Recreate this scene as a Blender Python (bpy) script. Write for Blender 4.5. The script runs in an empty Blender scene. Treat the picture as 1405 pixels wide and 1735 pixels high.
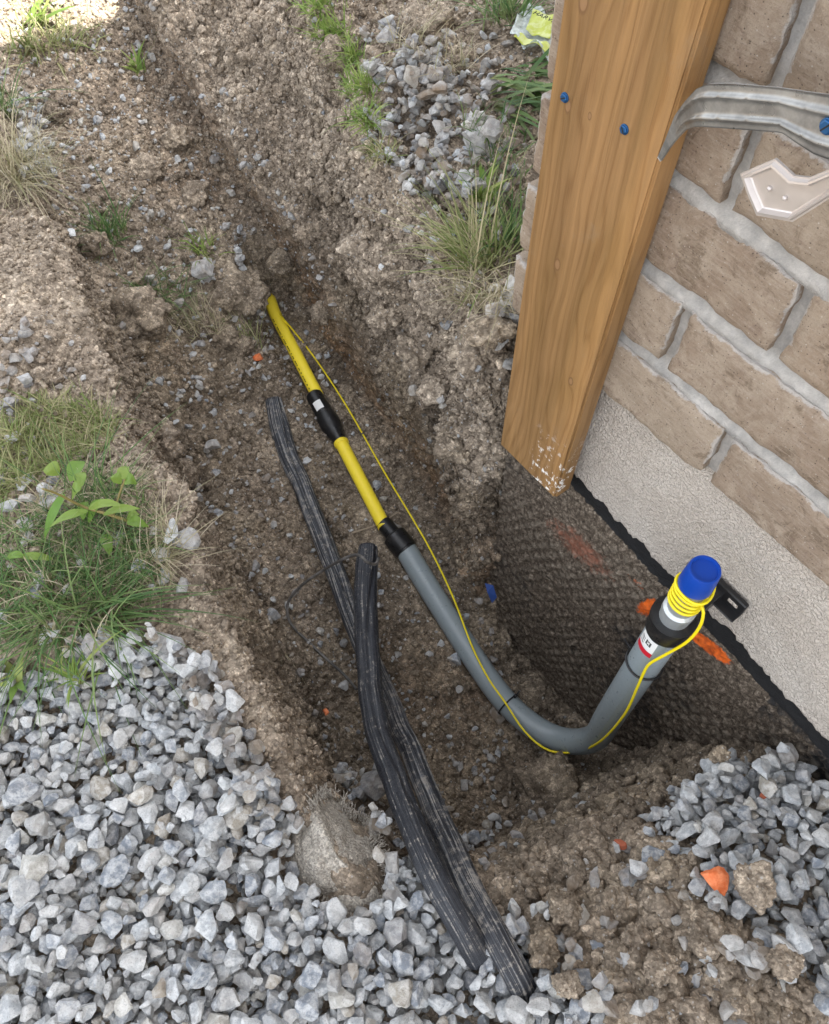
import bpy, bmesh, math, random
import numpy as np
from mathutils import Vector, Matrix, Euler

# ------------------------------------------------------------------ camera, world, sun, exposure
S = bpy.context.scene
COL = S.collection
FPX, CX, CY, PITCH, ZC = 1415.0, 702.5, 867.5, math.radians(59.0), 0.93   # focal length in px of the 1405x1735 photo
cam_d = bpy.data.cameras.new('camera'); cam = bpy.data.objects.new('camera', cam_d); COL.objects.link(cam)
cam.location = (0, 0, ZC); cam.rotation_euler = (math.radians(90) - PITCH, 0, 0)
cam_d.sensor_fit = 'HORIZONTAL'; cam_d.sensor_width = 36; cam_d.lens = 36 * FPX / 1405
cam_d.clip_start = 0.02; cam_d.clip_end = 200
S.camera = cam
AZ = math.radians(-37.4)
Wv = np.array([math.sin(AZ), math.cos(AZ), 0.0])      # along the wall, away from the camera
Nv = np.array([Wv[1], -Wv[0], 0.0])                   # towards the wall
SUN_DIR = np.array([0.0, 0.0, 0.0]) + (-Wv * 0.72 + Nv * 0.69); SUN_DIR /= np.linalg.norm(SUN_DIR)
SUN_EL = math.radians(52)
sd = Vector((SUN_DIR[0] * math.cos(SUN_EL), SUN_DIR[1] * math.cos(SUN_EL), math.sin(SUN_EL)))
w = bpy.data.worlds.new('World'); S.world = w; w.use_nodes = True
wn = w.node_tree.nodes; wl = w.node_tree.links; bg = wn['Background']
sky = wn.new('ShaderNodeTexSky'); sky.sky_type = 'NISHITA'; sky.sun_disc = False
sky.sun_elevation = SUN_EL; sky.sun_rotation = math.atan2(sd.x, sd.y); sky.dust_density = 2.5; sky.air_density = 1.0; sky.ozone_density = 1.0
hs = wn.new('ShaderNodeHueSaturation'); hs.inputs['Saturation'].default_value = 0.2     # thin white cloud over the blue
wl.new(sky.outputs[0], hs.inputs['Color']); wl.new(hs.outputs[0], bg.inputs[0]); bg.inputs[1].default_value = 0.15
sun_d = bpy.data.lights.new('sun', 'SUN'); sun_d.energy = 4.0; sun_d.angle = math.radians(0.6); sun_d.color = (1, .95, .87)
sun = bpy.data.objects.new('sun', sun_d); COL.objects.link(sun); sun.rotation_euler = sd.to_track_quat('Z', 'Y').to_euler()
S.view_settings.view_transform = 'Standard'; S.view_settings.look = 'None'; S.view_settings.gamma = 1
S.view_settings.use_curve_mapping = False; S.view_settings.exposure = 2.28

# ------------------------------------------------------------------ helpers
D = 0.505                                             # metres from camera to the brick face
rng = np.random.default_rng(7); random.seed(7)
Fv = np.array([0, math.cos(PITCH), -math.sin(PITCH)]); Rv = np.array([1.0, 0, 0]); Uv = np.cross(Rv, Fv)

def ray(x, y):
    d = Fv * FPX + Rv * (x - CX) - Uv * (y - CY)
    return d / np.linalg.norm(d)
def at(x, y, z):                                      # where the photo's point lies at height z (relative to the camera)
    r = ray(x, y); p = r * (z / r[2]); return p + [0, 0, ZC]
def wp(x, y, n):                                      # where it lies at distance n towards the wall
    r = ray(x, y); p = r * (n / (r @ Nv)); return p + [0, 0, ZC]
def G(W, N, z): return Wv * W + Nv * N + np.array([0, 0, z + ZC])
def proj(P):
    q = P - np.array([0, 0, ZC]); dz = np.maximum(q @ Fv, 1e-3)
    return CX + FPX * (q @ Rv) / dz, CY - FPX * (q @ Uv) / dz, dz
def inpoly(x, y, poly):
    r = np.zeros(x.shape, bool); n = len(poly)
    for i in range(n):
        x1, y1 = poly[i]; x2, y2 = poly[(i + 1) % n]
        c = ((y1 > y) != (y2 > y)) & (x < (x2 - x1) * (y - y1) / ((y2 - y1) or 1e-9) + x1); r ^= c
    return r

def _h(ix, iy, iz, s):
    n = (ix.astype(np.uint32) * np.uint32(73856093)) ^ (iy.astype(np.uint32) * np.uint32(19349663)) ^ (iz.astype(np.uint32) * np.uint32(83492791)) ^ np.uint32(s * 2654435 & 0xffffffff)
    n = (n ^ (n >> np.uint32(13))) * np.uint32(1274126177); n = n ^ (n >> np.uint32(16)); n = n * np.uint32(2246822519); n ^= n >> np.uint32(15)
    return n.astype(np.float64) / 4294967295.0
def vnoise(P, sc, s=0):
    q = P * sc; i = np.floor(q).astype(np.int64); f = q - i; f = f * f * (3 - 2 * f); r = 0
    for a in (0, 1):
        for b in (0, 1):
            for c in (0, 1):
                wgt = (f[:, 0] if a else 1 - f[:, 0]) * (f[:, 1] if b else 1 - f[:, 1]) * (f[:, 2] if c else 1 - f[:, 2])
                r = r + wgt * _h(i[:, 0] + a, i[:, 1] + b, i[:, 2] + c, s)
    return r * 2 - 1
def fbm(P, sc, o=3, s=0, g=.5):
    r = 0; a = 1
    for k in range(o): r = r + a * vnoise(P, sc * 2.03 ** k, s + k * 17); a *= g
    return r
def worley(P, sc, s=0):
    q = P * sc; i = np.floor(q).astype(np.int64); best = np.full(len(P), 9.0); idv = np.zeros(len(P))
    for a in (-1, 0, 1):
        for b in (-1, 0, 1):
            for c in (-1, 0, 1):
                ix, iy, iz = i[:, 0] + a, i[:, 1] + b, i[:, 2] + c
                dx = ix + _h(ix, iy, iz, s + 1) - q[:, 0]; dy = iy + _h(ix, iy, iz, s + 2) - q[:, 1]; dz = iz + _h(ix, iy, iz, s + 3) - q[:, 2]
                d = dx * dx + dy * dy + dz * dz; m = d < best; best = np.where(m, d, best); idv = np.where(m, _h(ix, iy, iz, s + 4), idv)
    return np.sqrt(best), idv

def mesh(name, v, f, mat=None, smooth=True, uv=None):
    me = bpy.data.meshes.new(name); v = np.asarray(v, float)
    me.from_pydata([tuple(p) for p in v] if len(v) < 5000 else v.tolist(), [], f if isinstance(f, list) else f.tolist())
    if uv is not None:
        L = me.uv_layers.new(name='UVMap'); vi = np.empty(len(me.loops), np.int32); me.loops.foreach_get('vertex_index', vi)
        L.data.foreach_set('uv', np.asarray(uv, np.float32)[vi].ravel())
    if mat: me.materials.append(mat)
    me.polygons.foreach_set('use_smooth', [smooth] * len(me.polygons)); me.update()
    return me
def obj(name, me, parent=None, loc=None):
    o = bpy.data.objects.new(name, me); COL.objects.link(o)
    if parent is not None: o.parent = parent
    if loc is not None: o.location = tuple(loc)
    return o
def tag(o, label=None, cat=None, group=None, kind=None):
    if label: o['label'] = label
    if cat: o['category'] = cat
    if group: o['group'] = group
    if kind: o['kind'] = kind
    return o
def empty(name, loc, label, cat, group=None):
    return tag(obj(name, None, None, loc), label, cat, group)
def spline(pts, n):
    p = np.asarray(pts, float); m = len(p); e = np.vstack([2 * p[0] - p[1], p, 2 * p[-1] - p[-2]]); out = []
    seg = np.linalg.norm(np.diff(p, axis=0), axis=1); cum = np.r_[0, np.cumsum(seg)]; t = np.linspace(0, cum[-1], n)
    for q in t:
        i = min(int(np.searchsorted(cum, q, 'right')) - 1, m - 2); u = (q - cum[i]) / max(seg[i], 1e-9)
        a, b, c, d = e[i], e[i + 1], e[i + 2], e[i + 3]
        out.append(.5 * ((2 * b) + (c - a) * u + (2 * a - 5 * b + 4 * c - d) * u * u + (3 * b - a - 3 * c + d) * u ** 3))
    return np.array(out)
def frames(p):
    t = np.gradient(p, axis=0); t /= np.linalg.norm(t, axis=1)[:, None] + 1e-12
    n = np.cross(t[0], [0, 0, 1.0]); n = n if np.linalg.norm(n) > .05 else np.cross(t[0], [1.0, 0, 0]); n /= np.linalg.norm(n); N = [n]
    for k in range(1, len(p)):
        n = N[-1] - t[k] * (N[-1] @ t[k]); n /= np.linalg.norm(n); N.append(n)
    N = np.array(N); return t, N, np.cross(t, N)
def tube(path, r, seg=20, flat=1.0, cap=True, rfun=None):
    """rings round a path; r scalar or one per point"""
    p = np.asarray(path, float); n = len(p); r = np.broadcast_to(r, (n,)); t, N, B = frames(p); a = np.linspace(0, 2 * math.pi, seg + 1)
    V = []; UV = []; L = np.r_[0, np.cumsum(np.linalg.norm(np.diff(p, axis=0), axis=1))]
    for k in range(n):
        rr = r[k] * (np.ones(seg + 1) if rfun is None else rfun(a, L[k]))
        V.append(p[k] + np.outer(np.cos(a) * rr, N[k]) + np.outer(np.sin(a) * rr * flat, B[k])); UV.append(np.c_[a / (2 * math.pi), np.full(seg + 1, L[k])])
    F = []
    for k in range(n - 1):
        for j in range(seg): A = k * (seg + 1) + j; F.append((A, A + 1, A + seg + 2, A + seg + 1))
    V = np.vstack(V); UV = np.vstack(UV)
    if cap: F.append(tuple(range(seg - 1, -1, -1))); F.append(tuple((n - 1) * (seg + 1) + j for j in range(seg)))
    return V, F, UV
def tube_obj(name, path, r, mat, parent=None, **k):
    V, F, UV = tube(path, r, **k); return obj(name, mesh(name, V, F, mat, True, UV), parent)
def lathe_axis(name, a, b, prof, mat, parent=None, seg=32):
    """profile of (fraction along a->b, radius) turned round the axis a-b"""
    a = np.array(a); b = np.array(b); p = np.array([a + (b - a) * s for s, _ in prof]); d = (b - a) / np.linalg.norm(b - a)
    n = np.cross(d, [0.3, .9, .1]); n /= np.linalg.norm(n); m = np.cross(d, n); ang = np.linspace(0, 2 * math.pi, seg, endpoint=False); V = []; F = []
    for k, (s, r) in enumerate(prof): V.append(p[k] + np.outer(np.cos(ang) * r, n) + np.outer(np.sin(ang) * r, m))
    for k in range(len(prof) - 1):
        for j in range(seg): A = k * seg + j; B = k * seg + (j + 1) % seg; F.append((A, B, B + seg, A + seg))
    F.append(tuple(range(seg - 1, -1, -1))); F.append(tuple((len(prof) - 1) * seg + j for j in range(seg)))
    o = obj(name, mesh(name, np.vstack(V), F, mat, True), parent)
    with_sharp(o.data); return o
def with_sharp(me, ang=32):
    try: me.set_sharp_from_angle(angle=math.radians(ang))
    except Exception: pass
def box_mesh(name, c, ax, half, mat, bev=.001, seg=1):
    """box centred at c with axis vectors ax (3) and half sizes"""
    bm = bmesh.new(); bmesh.ops.create_cube(bm, size=2)
    for v in bm.verts: v.co = Vector([v.co[i] * half[i] for i in range(3)])
    if bev: bmesh.ops.bevel(bm, geom=list(bm.edges), offset=bev, segments=seg, affect='EDGES')
    M = np.array(ax, float)
    for v in bm.verts: q = np.array(c) + M[0] * v.co.x + M[1] * v.co.y + M[2] * v.co.z; v.co = Vector(q)
    bmesh.ops.recalc_face_normals(bm, faces=bm.faces); me = bpy.data.meshes.new(name); bm.to_mesh(me); bm.free(); me.materials.append(mat); return me
WALLAX = (Wv, Nv, np.array([0, 0, 1.0]))

# ---- materials
def lin(c): return tuple((x / 12.92 if x <= .04045 else ((x + .055) / 1.055) ** 2.4) for x in c)
class NT:
    def __init__(s, name, rough=.8, spec=.3):
        s.m = bpy.data.materials.new(name); s.m.use_nodes = True; s.t = s.m.node_tree; s.b = s.t.nodes['Principled BSDF']
        s.b.inputs['Roughness'].default_value = rough; s.b.inputs['Specular IOR Level'].default_value = spec
    def n(s, ty, **k):
        q = s.t.nodes.new(ty)
        for a, b in k.items(): setattr(q, a, b)
        return q
    def l(s, a, b): s.t.links.new(a, b)
    def geo(s): return s.n('ShaderNodeNewGeometry').outputs['Position']
    def tex(s, kind='Object'): return s.n('ShaderNodeTexCoord').outputs[kind]
    def mapping(s, vec, scale=(1, 1, 1), rot=(0, 0, 0)):
        q = s.n('ShaderNodeMapping'); q.inputs['Scale'].default_value = scale; q.inputs['Rotation'].default_value = rot; s.l(vec, q.inputs[0]); return q.outputs[0]
    def noise(s, vec, sc, det=3, rough=.55, dist=0):
        q = s.n('ShaderNodeTexNoise'); q.inputs['Scale'].default_value = sc; q.inputs['Detail'].default_value = det; q.inputs['Roughness'].default_value = rough; q.inputs['Distortion'].default_value = dist
        s.l(vec, q.inputs['Vector']); return q.outputs['Fac']
    def vor(s, vec, sc, out='Distance', feat='F1'):
        q = s.n('ShaderNodeTexVoronoi'); q.feature = feat; q.inputs['Scale'].default_value = sc; s.l(vec, q.inputs['Vector']); return q.outputs[out]
    def ramp(s, fac, stops, interp='LINEAR'):
        q = s.n('ShaderNodeValToRGB'); e = q.color_ramp.elements; q.color_ramp.interpolation = interp
        for i, (p, c) in enumerate(stops):
            x = e[i] if i < 2 else e.new(p); x.position = p; x.color = (*c, 1) if len(c) == 3 else c
        s.l(fac, q.inputs[0]); return q.outputs[0]
    def fr(s, fac, a, b, lo=0, hi=1):
        q = s.n('ShaderNodeMapRange'); q.interpolation_type = 'SMOOTHSTEP'
        for i, v in enumerate((a, b, lo, hi)): q.inputs[i + 1].default_value = v
        s.l(fac, q.inputs[0]); return q.outputs[0]
    def mix(s, f, a, b, mode='MIX'):
        q = s.n('ShaderNodeMix', data_type='RGBA', blend_type=mode)
        for sock, v in ((q.inputs[0], f), (q.inputs[6], a), (q.inputs[7], b)):
            if isinstance(v, (int, float)): sock.default_value = v
            elif isinstance(v, tuple): sock.default_value = (*v, 1)
            else: s.l(v, sock)
        return q.outputs[2]
    def math(s, op, a, b=0.0):
        q = s.n('ShaderNodeMath', operation=op)
        for k, v in ((0, a), (1, b)):
            if isinstance(v, (int, float)): q.inputs[k].default_value = v
            else: s.l(v, q.inputs[k])
        return q.outputs[0]
    def attr(s, name, ty='GEOMETRY', out='Fac'):
        q = s.n('ShaderNodeAttribute'); q.attribute_name = name; q.attribute_type = ty; return q.outputs[out]
    def sep(s, vec):
        q = s.n('ShaderNodeSeparateXYZ'); s.l(vec, q.inputs[0]); return q.outputs
    def col(s, c):
        if isinstance(c, tuple): s.b.inputs['Base Color'].default_value = (*c, 1)
        else: s.l(c, s.b.inputs['Base Color'])
        return s
    def rough(s, r): s.l(r, s.b.inputs['Roughness']); return s
    def bump(s, h, dist=.001, st=1.0, prev=None):
        q = s.n('ShaderNodeBump'); q.inputs['Distance'].default_value = dist; q.inputs['Strength'].default_value = st; s.l(h, q.inputs['Height'])
        if prev is not None: s.l(prev, q.inputs['Normal'])
        s.l(q.outputs[0], s.b.inputs['Normal']); return q.outputs[0]

def soil_mat(name, inst):
    m = NT(name, .95, .15); g = m.geo(); tone = m.attr('tone', 'INSTANCER' if inst else 'GEOMETRY')
    n1 = m.noise(g, 9, 6, .65); n2 = m.noise(g, 60, 4, .65); n3 = m.noise(g, 420, 3, .7)
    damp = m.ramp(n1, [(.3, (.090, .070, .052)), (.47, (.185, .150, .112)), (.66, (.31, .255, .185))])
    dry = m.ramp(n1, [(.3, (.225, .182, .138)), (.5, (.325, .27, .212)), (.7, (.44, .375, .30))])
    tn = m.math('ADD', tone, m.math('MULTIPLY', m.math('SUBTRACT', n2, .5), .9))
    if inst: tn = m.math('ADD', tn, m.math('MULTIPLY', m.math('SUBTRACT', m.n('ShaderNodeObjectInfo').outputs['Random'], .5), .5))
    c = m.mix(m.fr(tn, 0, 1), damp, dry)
    c = m.mix(m.fr(n3, .35, .75, 0, .55), c, m.mix(.5, c, (.42, .37, .30)))
    if not inst:
        clay = m.attr('clay'); c = m.mix(m.math('MULTIPLY', clay, m.fr(n2, .3, .6, .5, 1)), c, (.25, .145, .075))
    for sc_, st_ in ((170, .42), (400, .42), (75, .30)):
        vv = m.n('ShaderNodeTexVoronoi'); vv.inputs['Scale'].default_value = sc_; m.l(g, vv.inputs['Vector'])
        c = m.mix(st_, c, m.mix(1.0, c, m.ramp(m.sep(vv.outputs['Color'])[0], [(0, (.38, .36, .35)), (.45, (.85, .83, .81)), (.8, (1.35, 1.34, 1.33)), (1, (2.3, 2.3, 2.3))]), 'MULTIPLY'))
    vq = m.n('ShaderNodeTexVoronoi'); vq.inputs['Scale'].default_value = 260; m.l(g, vq.inputs['Vector'])
    chip = m.math('MULTIPLY', m.math('GREATER_THAN', m.sep(vq.outputs['Color'])[0], .93), m.math('LESS_THAN', vq.outputs['Distance'], .34))
    c = m.mix(m.math('MULTIPLY', chip, .8), c, (.42, .40, .37)); m.col(c)
    b = m.bump(m.noise(g, 180, 4, .7), .004, .9); m.bump(m.noise(g, 900, 2, .7), .0012, .8, b)
    return m.m
M_SOIL = soil_mat('soil', False); M_CLOD = soil_mat('clod_soil', True)
def stone_mat():
    m = NT('limestone', .82, .25); g = m.geo(); o = m.tex(); r = m.n('ShaderNodeObjectInfo').outputs['Random']; tone = m.attr('tone', 'INSTANCER')
    base = m.ramp(r, [(0, (.34, .36, .375)), (.18, (.44, .455, .46)), (.36, (.29, .315, .345)), (.50, (.42, .41, .375)), (.57, (.21, .235, .27)), (.72, (.38, .40, .415)), (.88, (.50, .51, .51)), (.95, (.35, .32, .27))], 'CONSTANT')
    n = m.noise(g, 110, 5, .65); c = m.mix(m.fr(n, .38, .62, 0, .75), base, m.mix(.6, base, (.86, .86, .84))); c = m.mix(m.fr(m.noise(o, 5, 5, .7, 1.0), .42, .30, 0, .6), c, m.mix(1.0, c, (.55, .56, .58), 'MULTIPLY'))
    c = m.mix(m.fr(m.noise(g, 45, 3), .55, .72, 0, .35), c, (.30, .27, .23))
    c = m.mix(m.fr(m.noise(g, 620, 3, .75), .54, .68, 0, .6), c, (.17, .17, .17))
    c = m.mix(m.math('MULTIPLY', tone, m.fr(m.noise(g, 60, 4), .3, .65, .45, 1)), c, (.22, .165, .115)); m.col(c)
    b = m.bump(m.noise(g, 210, 5, .75), .0032, .9); m.bump(m.noise(g, 1300, 2, .7), .0005, .7, b); return m.m
M_STONE = stone_mat()
def grass_mat(name, a, b, c):
    m = NT(name, .55, .3); r = m.attr('rnd'); t = m.attr('len')
    col = m.ramp(r, [(0, a), (.5, b), (1, c)]); col = m.mix(m.fr(t, .0, .35, .5, 0), col, (.30, .26, .13)); m.col(col)
    tr = m.n('ShaderNodeBsdfTranslucent'); m.l(col, tr.inputs[0]); mx = m.n('ShaderNodeMixShader'); mx.inputs[0].default_value = .35
    m.l(m.b.outputs[0], mx.inputs[1]); m.l(tr.outputs[0], mx.inputs[2]); m.l(mx.outputs[0], m.t.nodes['Material Output'].inputs[0]); return m.m
M_GREEN = grass_mat('green_grass', (.11, .19, .035), (.20, .30, .06), (.33, .38, .12))
M_DARKG = grass_mat('deep_green_grass', (.05, .11, .035), (.09, .17, .05), (.20, .27, .10))
M_MIXG = grass_mat('half_dry_grass', (.14, .20, .05), (.28, .30, .13), (.46, .40, .25))
M_STRAW = grass_mat('dry_grass', (.24, .25, .13), (.42, .37, .24), (.55, .48, .36))

def simple(name, c, rough=.5, spec=.5, metal=0, bumpsc=None, bd=.0005, var=.0):
    m = NT(name, rough, spec); m.b.inputs['Metallic'].default_value = metal
    if var:
        n = m.noise(m.geo(), 40, 4, .65); m.col(m.mix(m.fr(n, .35, .7), c, tuple(min(1, x * (1 + var) + .02 * var) for x in c)))
    else: m.col(c)
    if bumpsc: m.bump(m.noise(m.geo(), bumpsc, 3, .6), bd)
    return m
def dusted(name, c, rough=.4, spec=.5, dirt=.35, metal=0):
    m = NT(name, rough, spec); m.b.inputs['Metallic'].default_value = metal; g = m.geo()
    f = m.fr(m.noise(g, 55, 6, .72), .52, .75, 0, dirt); m.col(m.mix(f, c, (.34, .28, .21)))
    m.rough(m.fr(m.noise(g, 90, 5, .7), .3, .7, rough, min(1, rough + .25))); m.bump(m.noise(g, 300, 2), .0002, .5); return m.m

# ------------------------------------------------------------------ terrain: profiles across the trench, lofted along it
# station W: (N, z) of outer left, left ground, left edge, left foot, middle, right foot, right face, right edge, right ground, outer right
ST = [
 (-3.0, [(-4, -0.93), (-0.9, -0.93), (0.0, -0.93), (0.1, -0.93), (0.25, -0.93), (0.45, -0.93), (0.53, -0.93), (0.62, -0.93), (1.2, -0.93), (5, -0.93)]),
 (-0.3, [(-4, -0.93), (-0.9, -0.93), (0.0, -0.93), (0.1, -0.93), (0.25, -0.93), (0.45, -0.93), (0.53, -0.93), (0.62, -0.93), (1.2, -0.93), (5, -0.93)]),
 (-0.12, [(-4, -0.93), (-0.9, -0.93), (0.01, -0.94), (0.1, -0.945), (0.25, -0.955), (0.42, -0.95), (0.53, -0.96), (0.62, -0.96), (1.2, -0.93), (5, -0.93)]),
 (-0.04, [(-4, -0.93), (-0.9, -0.93), (0.01, -0.95), (0.1, -0.96), (0.25, -0.985), (0.42, -1.01), (0.53, -1.05), (0.62, -1.05), (1.2, -0.93), (5, -0.93)]),
 (0.025, [(-4, -0.93), (-0.9, -0.93), (0.01, -0.95), (0.1, -0.985), (0.25, -1.03), (0.4, -1.13), (0.53, -1.2), (0.62, -1.2), (1.2, -0.93), (5, -0.93)]),
 (0.075, [(-4, -0.93), (-0.9, -0.93), (0.01, -0.95), (0.1, -1.02), (0.24, -1.24), (0.4, -1.37), (0.53, -1.42), (0.62, -1.4), (1.2, -0.93), (5, -0.93)]),
 (0.13, [(-4, -0.93), (-0.9, -0.93), (0.02, -0.95), (0.09, -1.07), (0.22, -1.38), (0.4, -1.45), (0.53, -1.48), (0.62, -1.48), (1.2, -0.93), (5, -0.93)]),
 (0.22, [(-4, -0.93), (-0.9, -0.93), (0.02, -0.955), (0.095, -1.24), (0.22, -1.43), (0.4, -1.465), (0.53, -1.5), (0.62, -1.5), (1.2, -0.93), (5, -0.93)]),
 (0.34, [(-4, -0.93), (-0.9, -0.92), (0.045, -0.955), (0.11, -1.37), (0.28, -1.44), (0.45, -1.46), (0.53, -1.49), (0.62, -1.4), (1.2, -0.85), (5, -0.8)]),
 (0.445, [(-4, -0.93), (-0.9, -0.92), (0.065, -0.955), (0.125, -1.38), (0.3, -1.43), (0.5, -1.44), (0.545, -1.3), (0.57, -1.0), (1.2, -0.75), (5, -0.8)]),
 (0.5, [(-4, -0.93), (-0.9, -0.92), (0.075, -0.95), (0.13, -1.375), (0.31, -1.425), (0.522, -1.43), (0.504, -1.222), (0.51, -0.76), (1.2, -0.71), (5, -0.75)]),
 (0.6, [(-4, -0.92), (-0.9, -0.92), (0.09, -0.95), (0.14, -1.37), (0.33, -1.42), (0.557, -1.415), (0.539, -1.207), (0.53, -0.745), (1.2, -0.7), (5, -0.75)]),
 (0.7, [(-4, -0.92), (-0.9, -0.91), (0.115, -0.94), (0.16, -1.34), (0.34, -1.41), (0.572, -1.41), (0.554, -1.204), (0.54, -0.745), (1.2, -0.7), (5, -0.75)]),
 (0.78, [(-4, -0.92), (-0.9, -0.91), (0.1, -0.95), (0.18, -1.33), (0.35, -1.4), (0.582, -1.395), (0.564, -1.195), (0.555, -0.75), (1.2, -0.7), (5, -0.75)]),
 (0.9, [(-4, -0.92), (-0.9, -0.91), (0.145, -0.93), (0.19, -1.29), (0.37, -1.38), (0.592, -1.38), (0.574, -1.185), (0.6, -0.755), (1.2, -0.7), (5, -0.75)]),
 (1.0, [(-4, -0.92), (-0.9, -0.91), (0.165, -0.92), (0.2, -1.22), (0.38, -1.345), (0.602, -1.375), (0.584, -1.183), (0.645, -0.76), (1.2, -0.71), (5, -0.75)]),
 (1.15, [(-4, -0.92), (-0.9, -0.91), (0.185, -0.92), (0.22, -1.13), (0.4, -1.27), (0.612, -1.365), (0.594, -1.137), (0.71, -0.78), (1.3, -0.72), (5, -0.75)]),
 (1.24, [(-4, -0.92), (-0.9, -0.91), (0.19, -0.92), (0.225, -1.09), (0.41, -1.18), (0.622, -1.26), (0.604, -1.073), (0.745, -0.785), (1.3, -0.72), (5, -0.75)]),
 (1.4, [(-4, -0.92), (-0.9, -0.9), (0.2, -0.91), (0.24, -1.04), (0.42, -1.12), (0.632, -1.18), (0.614, -1.029), (0.8, -0.8), (1.4, -0.73), (5, -0.75)]),
 (1.75, [(-4, -0.92), (-0.9, -0.9), (0.26, -0.9), (0.3, -1.0), (0.45, -1.04), (0.662, -1.09), (0.644, -0.977), (0.92, -0.81), (1.6, -0.76), (5, -0.78)]),
 (2.1, [(-4, -0.9), (-0.9, -0.9), (0.33, -0.9), (0.4, -0.95), (0.52, -0.985), (0.742, -1.03), (0.724, -0.944), (1.06, -0.82), (1.8, -0.78), (5, -0.8)]),
 (2.7, [(-4, -0.9), (-0.9, -0.9), (0.45, -0.9), (0.55, -0.91), (0.7, -0.93), (0.9, -0.95), (0.896, -0.908), (1.3, -0.84), (2.2, -0.8), (5, -0.8)]),
 (4.0, [(-4, -0.9), (-0.9, -0.9), (0.7, -0.9), (0.8, -0.9), (0.9, -0.9), (1.1, -0.9), (1.096, -0.892), (1.6, -0.88), (2.4, -0.85), (5, -0.85)]),
 (9.0, [(-4, -0.9), (-0.9, -0.9), (0.7, -0.9), (0.8, -0.9), (0.9, -0.9), (1.1, -0.9), (1.096, -0.892), (1.6, -0.88), (2.4, -0.85), (5, -0.85)])]
gW = np.concatenate([np.arange(-3, -.34, .08), np.arange(-.34, 2.25, .0037), np.arange(2.25, 9, .09)])
sW = np.array([s[0] for s in ST]); sN = np.array([[c[0] for c in s[1]] for s in ST]); sZ = np.array([[c[1] for c in s[1]] for s in ST])
NSEG = [14, 190, 100, 56, 58, 105, 95, 125, 14]
cc = []; base = 0
colN = np.array([np.interp(gW, sW, sN[:, k]) for k in range(10)]).T; colZ = np.array([np.interp(gW, sW, sZ[:, k]) for k in range(10)]).T
uu = np.concatenate([k + np.arange(n) / n for k, n in enumerate(NSEG)] + [[9.0]])
uu = np.where(uu < 1, uu, uu)
ki = np.minimum(uu.astype(int), 8); fu = uu - ki
fu = np.where(ki == 1, 1 - (1 - fu) ** 1.35, np.where(ki == 7, fu ** 1.3, np.where(ki == 0, fu, fu)))
gN = colN[:, ki] * (1 - fu) + colN[:, ki + 1] * fu; gZ = colZ[:, ki] * (1 - fu) + colZ[:, ki + 1] * fu
def smooth(A, r):
    k = np.hanning(2 * r + 3)[1:-1]; k /= k.sum()
    for ax in (0, 1):
        pad = [(0, 0), (0, 0)]; pad[ax] = (r, r); B = np.pad(A, pad, mode='edge')
        A = sum(k[i] * np.take(B, np.arange(i, i + A.shape[ax]), axis=ax) for i in range(2 * r + 1))
    return A
inner = ((gW > -.3) & (gW < 2.2))[:, None] & np.ones_like(gN, bool)
gN = np.where(inner, smooth(gN, 5), gN); gZ = np.where(inner, smooth(gZ, 5), gZ)
GW = np.repeat(gW[:, None], len(uu), 1); UU = np.repeat(uu[None], len(gW), 0)
gZ = gZ + .050 * np.exp(-((GW - 1.08) / .20) ** 2 - ((gN - .05) / .13) ** 2) + .028 * np.exp(-((GW - .70) / .07) ** 2 - ((gN - .06) / .07) ** 2)
P = (GW[..., None] * Wv + gN[..., None] * Nv); P[..., 2] = gZ + ZC
def normals(P):
    a = np.gradient(P, axis=0); b = np.gradient(P, axis=1); n = np.cross(a, b); n /= np.linalg.norm(n, axis=2)[..., None] + 1e-12
    return n * np.sign(n[..., 2:3] + 1e-9) if False else n
nrm = normals(P)
if nrm[..., 2].mean() < 0: nrm = -nrm
sh = gN.shape; fl = P.reshape(-1, 3); un = UU.ravel(); Wf = GW.ravel()
def bell(u, a, b, s=.25): return 1 / (1 + np.exp(-(u - a) / (s / 4))) * (1 / (1 + np.exp((u - b) / (s / 4))))
bankR = bell(un, 5.05, 7.25) * (Wf > .3); bankL = bell(un, 1.95, 3.1); floor = bell(un, 2.9, 5.2) * (Wf > .02)
px, py, pd = proj(fl)
GRAVEL = [[(-900, 1150), (0, 1150), (60, 1150), (130, 1120), (200, 1090), (300, 1110), (345, 1170), (400, 1240), (420, 1300), (450, 1350), (520, 1400), (560, 1500), (650, 1530), (665, 1470), (700, 1440), (760, 1540), (830, 1560), (880, 1560), (930, 1640), (990, 1700), (1000, 1735), (1000, 2400), (-900, 2400)],
          [(1090, 1400), (1150, 1350), (1215, 1310), (1290, 1290), (1405, 1270), (1700, 1270), (1700, 2400), (1380, 2400), (1390, 1735), (1350, 1650), (1300, 1600), (1240, 1560), (1190, 1500), (1165, 1440), (1120, 1430)]]
STRIP = [(640, 130), (720, 100), (800, 150), (870, 260), (880, 330), (840, 370), (770, 350), (700, 340), (645, 290), (615, 230)]
def gravmask(px, py): return inpoly(px, py, GRAVEL[0]) | inpoly(px, py, GRAVEL[1])
gm = gravmask(px, py) & (fl[:, 2] > -.25)
gmf = smooth(gm.reshape(sh).astype(float), 4).ravel()
amp = 1 - .75 * gmf
fl[:, 2] -= .024 * smooth(gmf.reshape(sh), 5).ravel()
lump = inpoly(px, py, [(860, 1420), (1100, 1420), (1200, 1520), (1300, 1600), (1420, 1735), (1420, 1900), (900, 1900), (880, 1600)])
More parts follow.
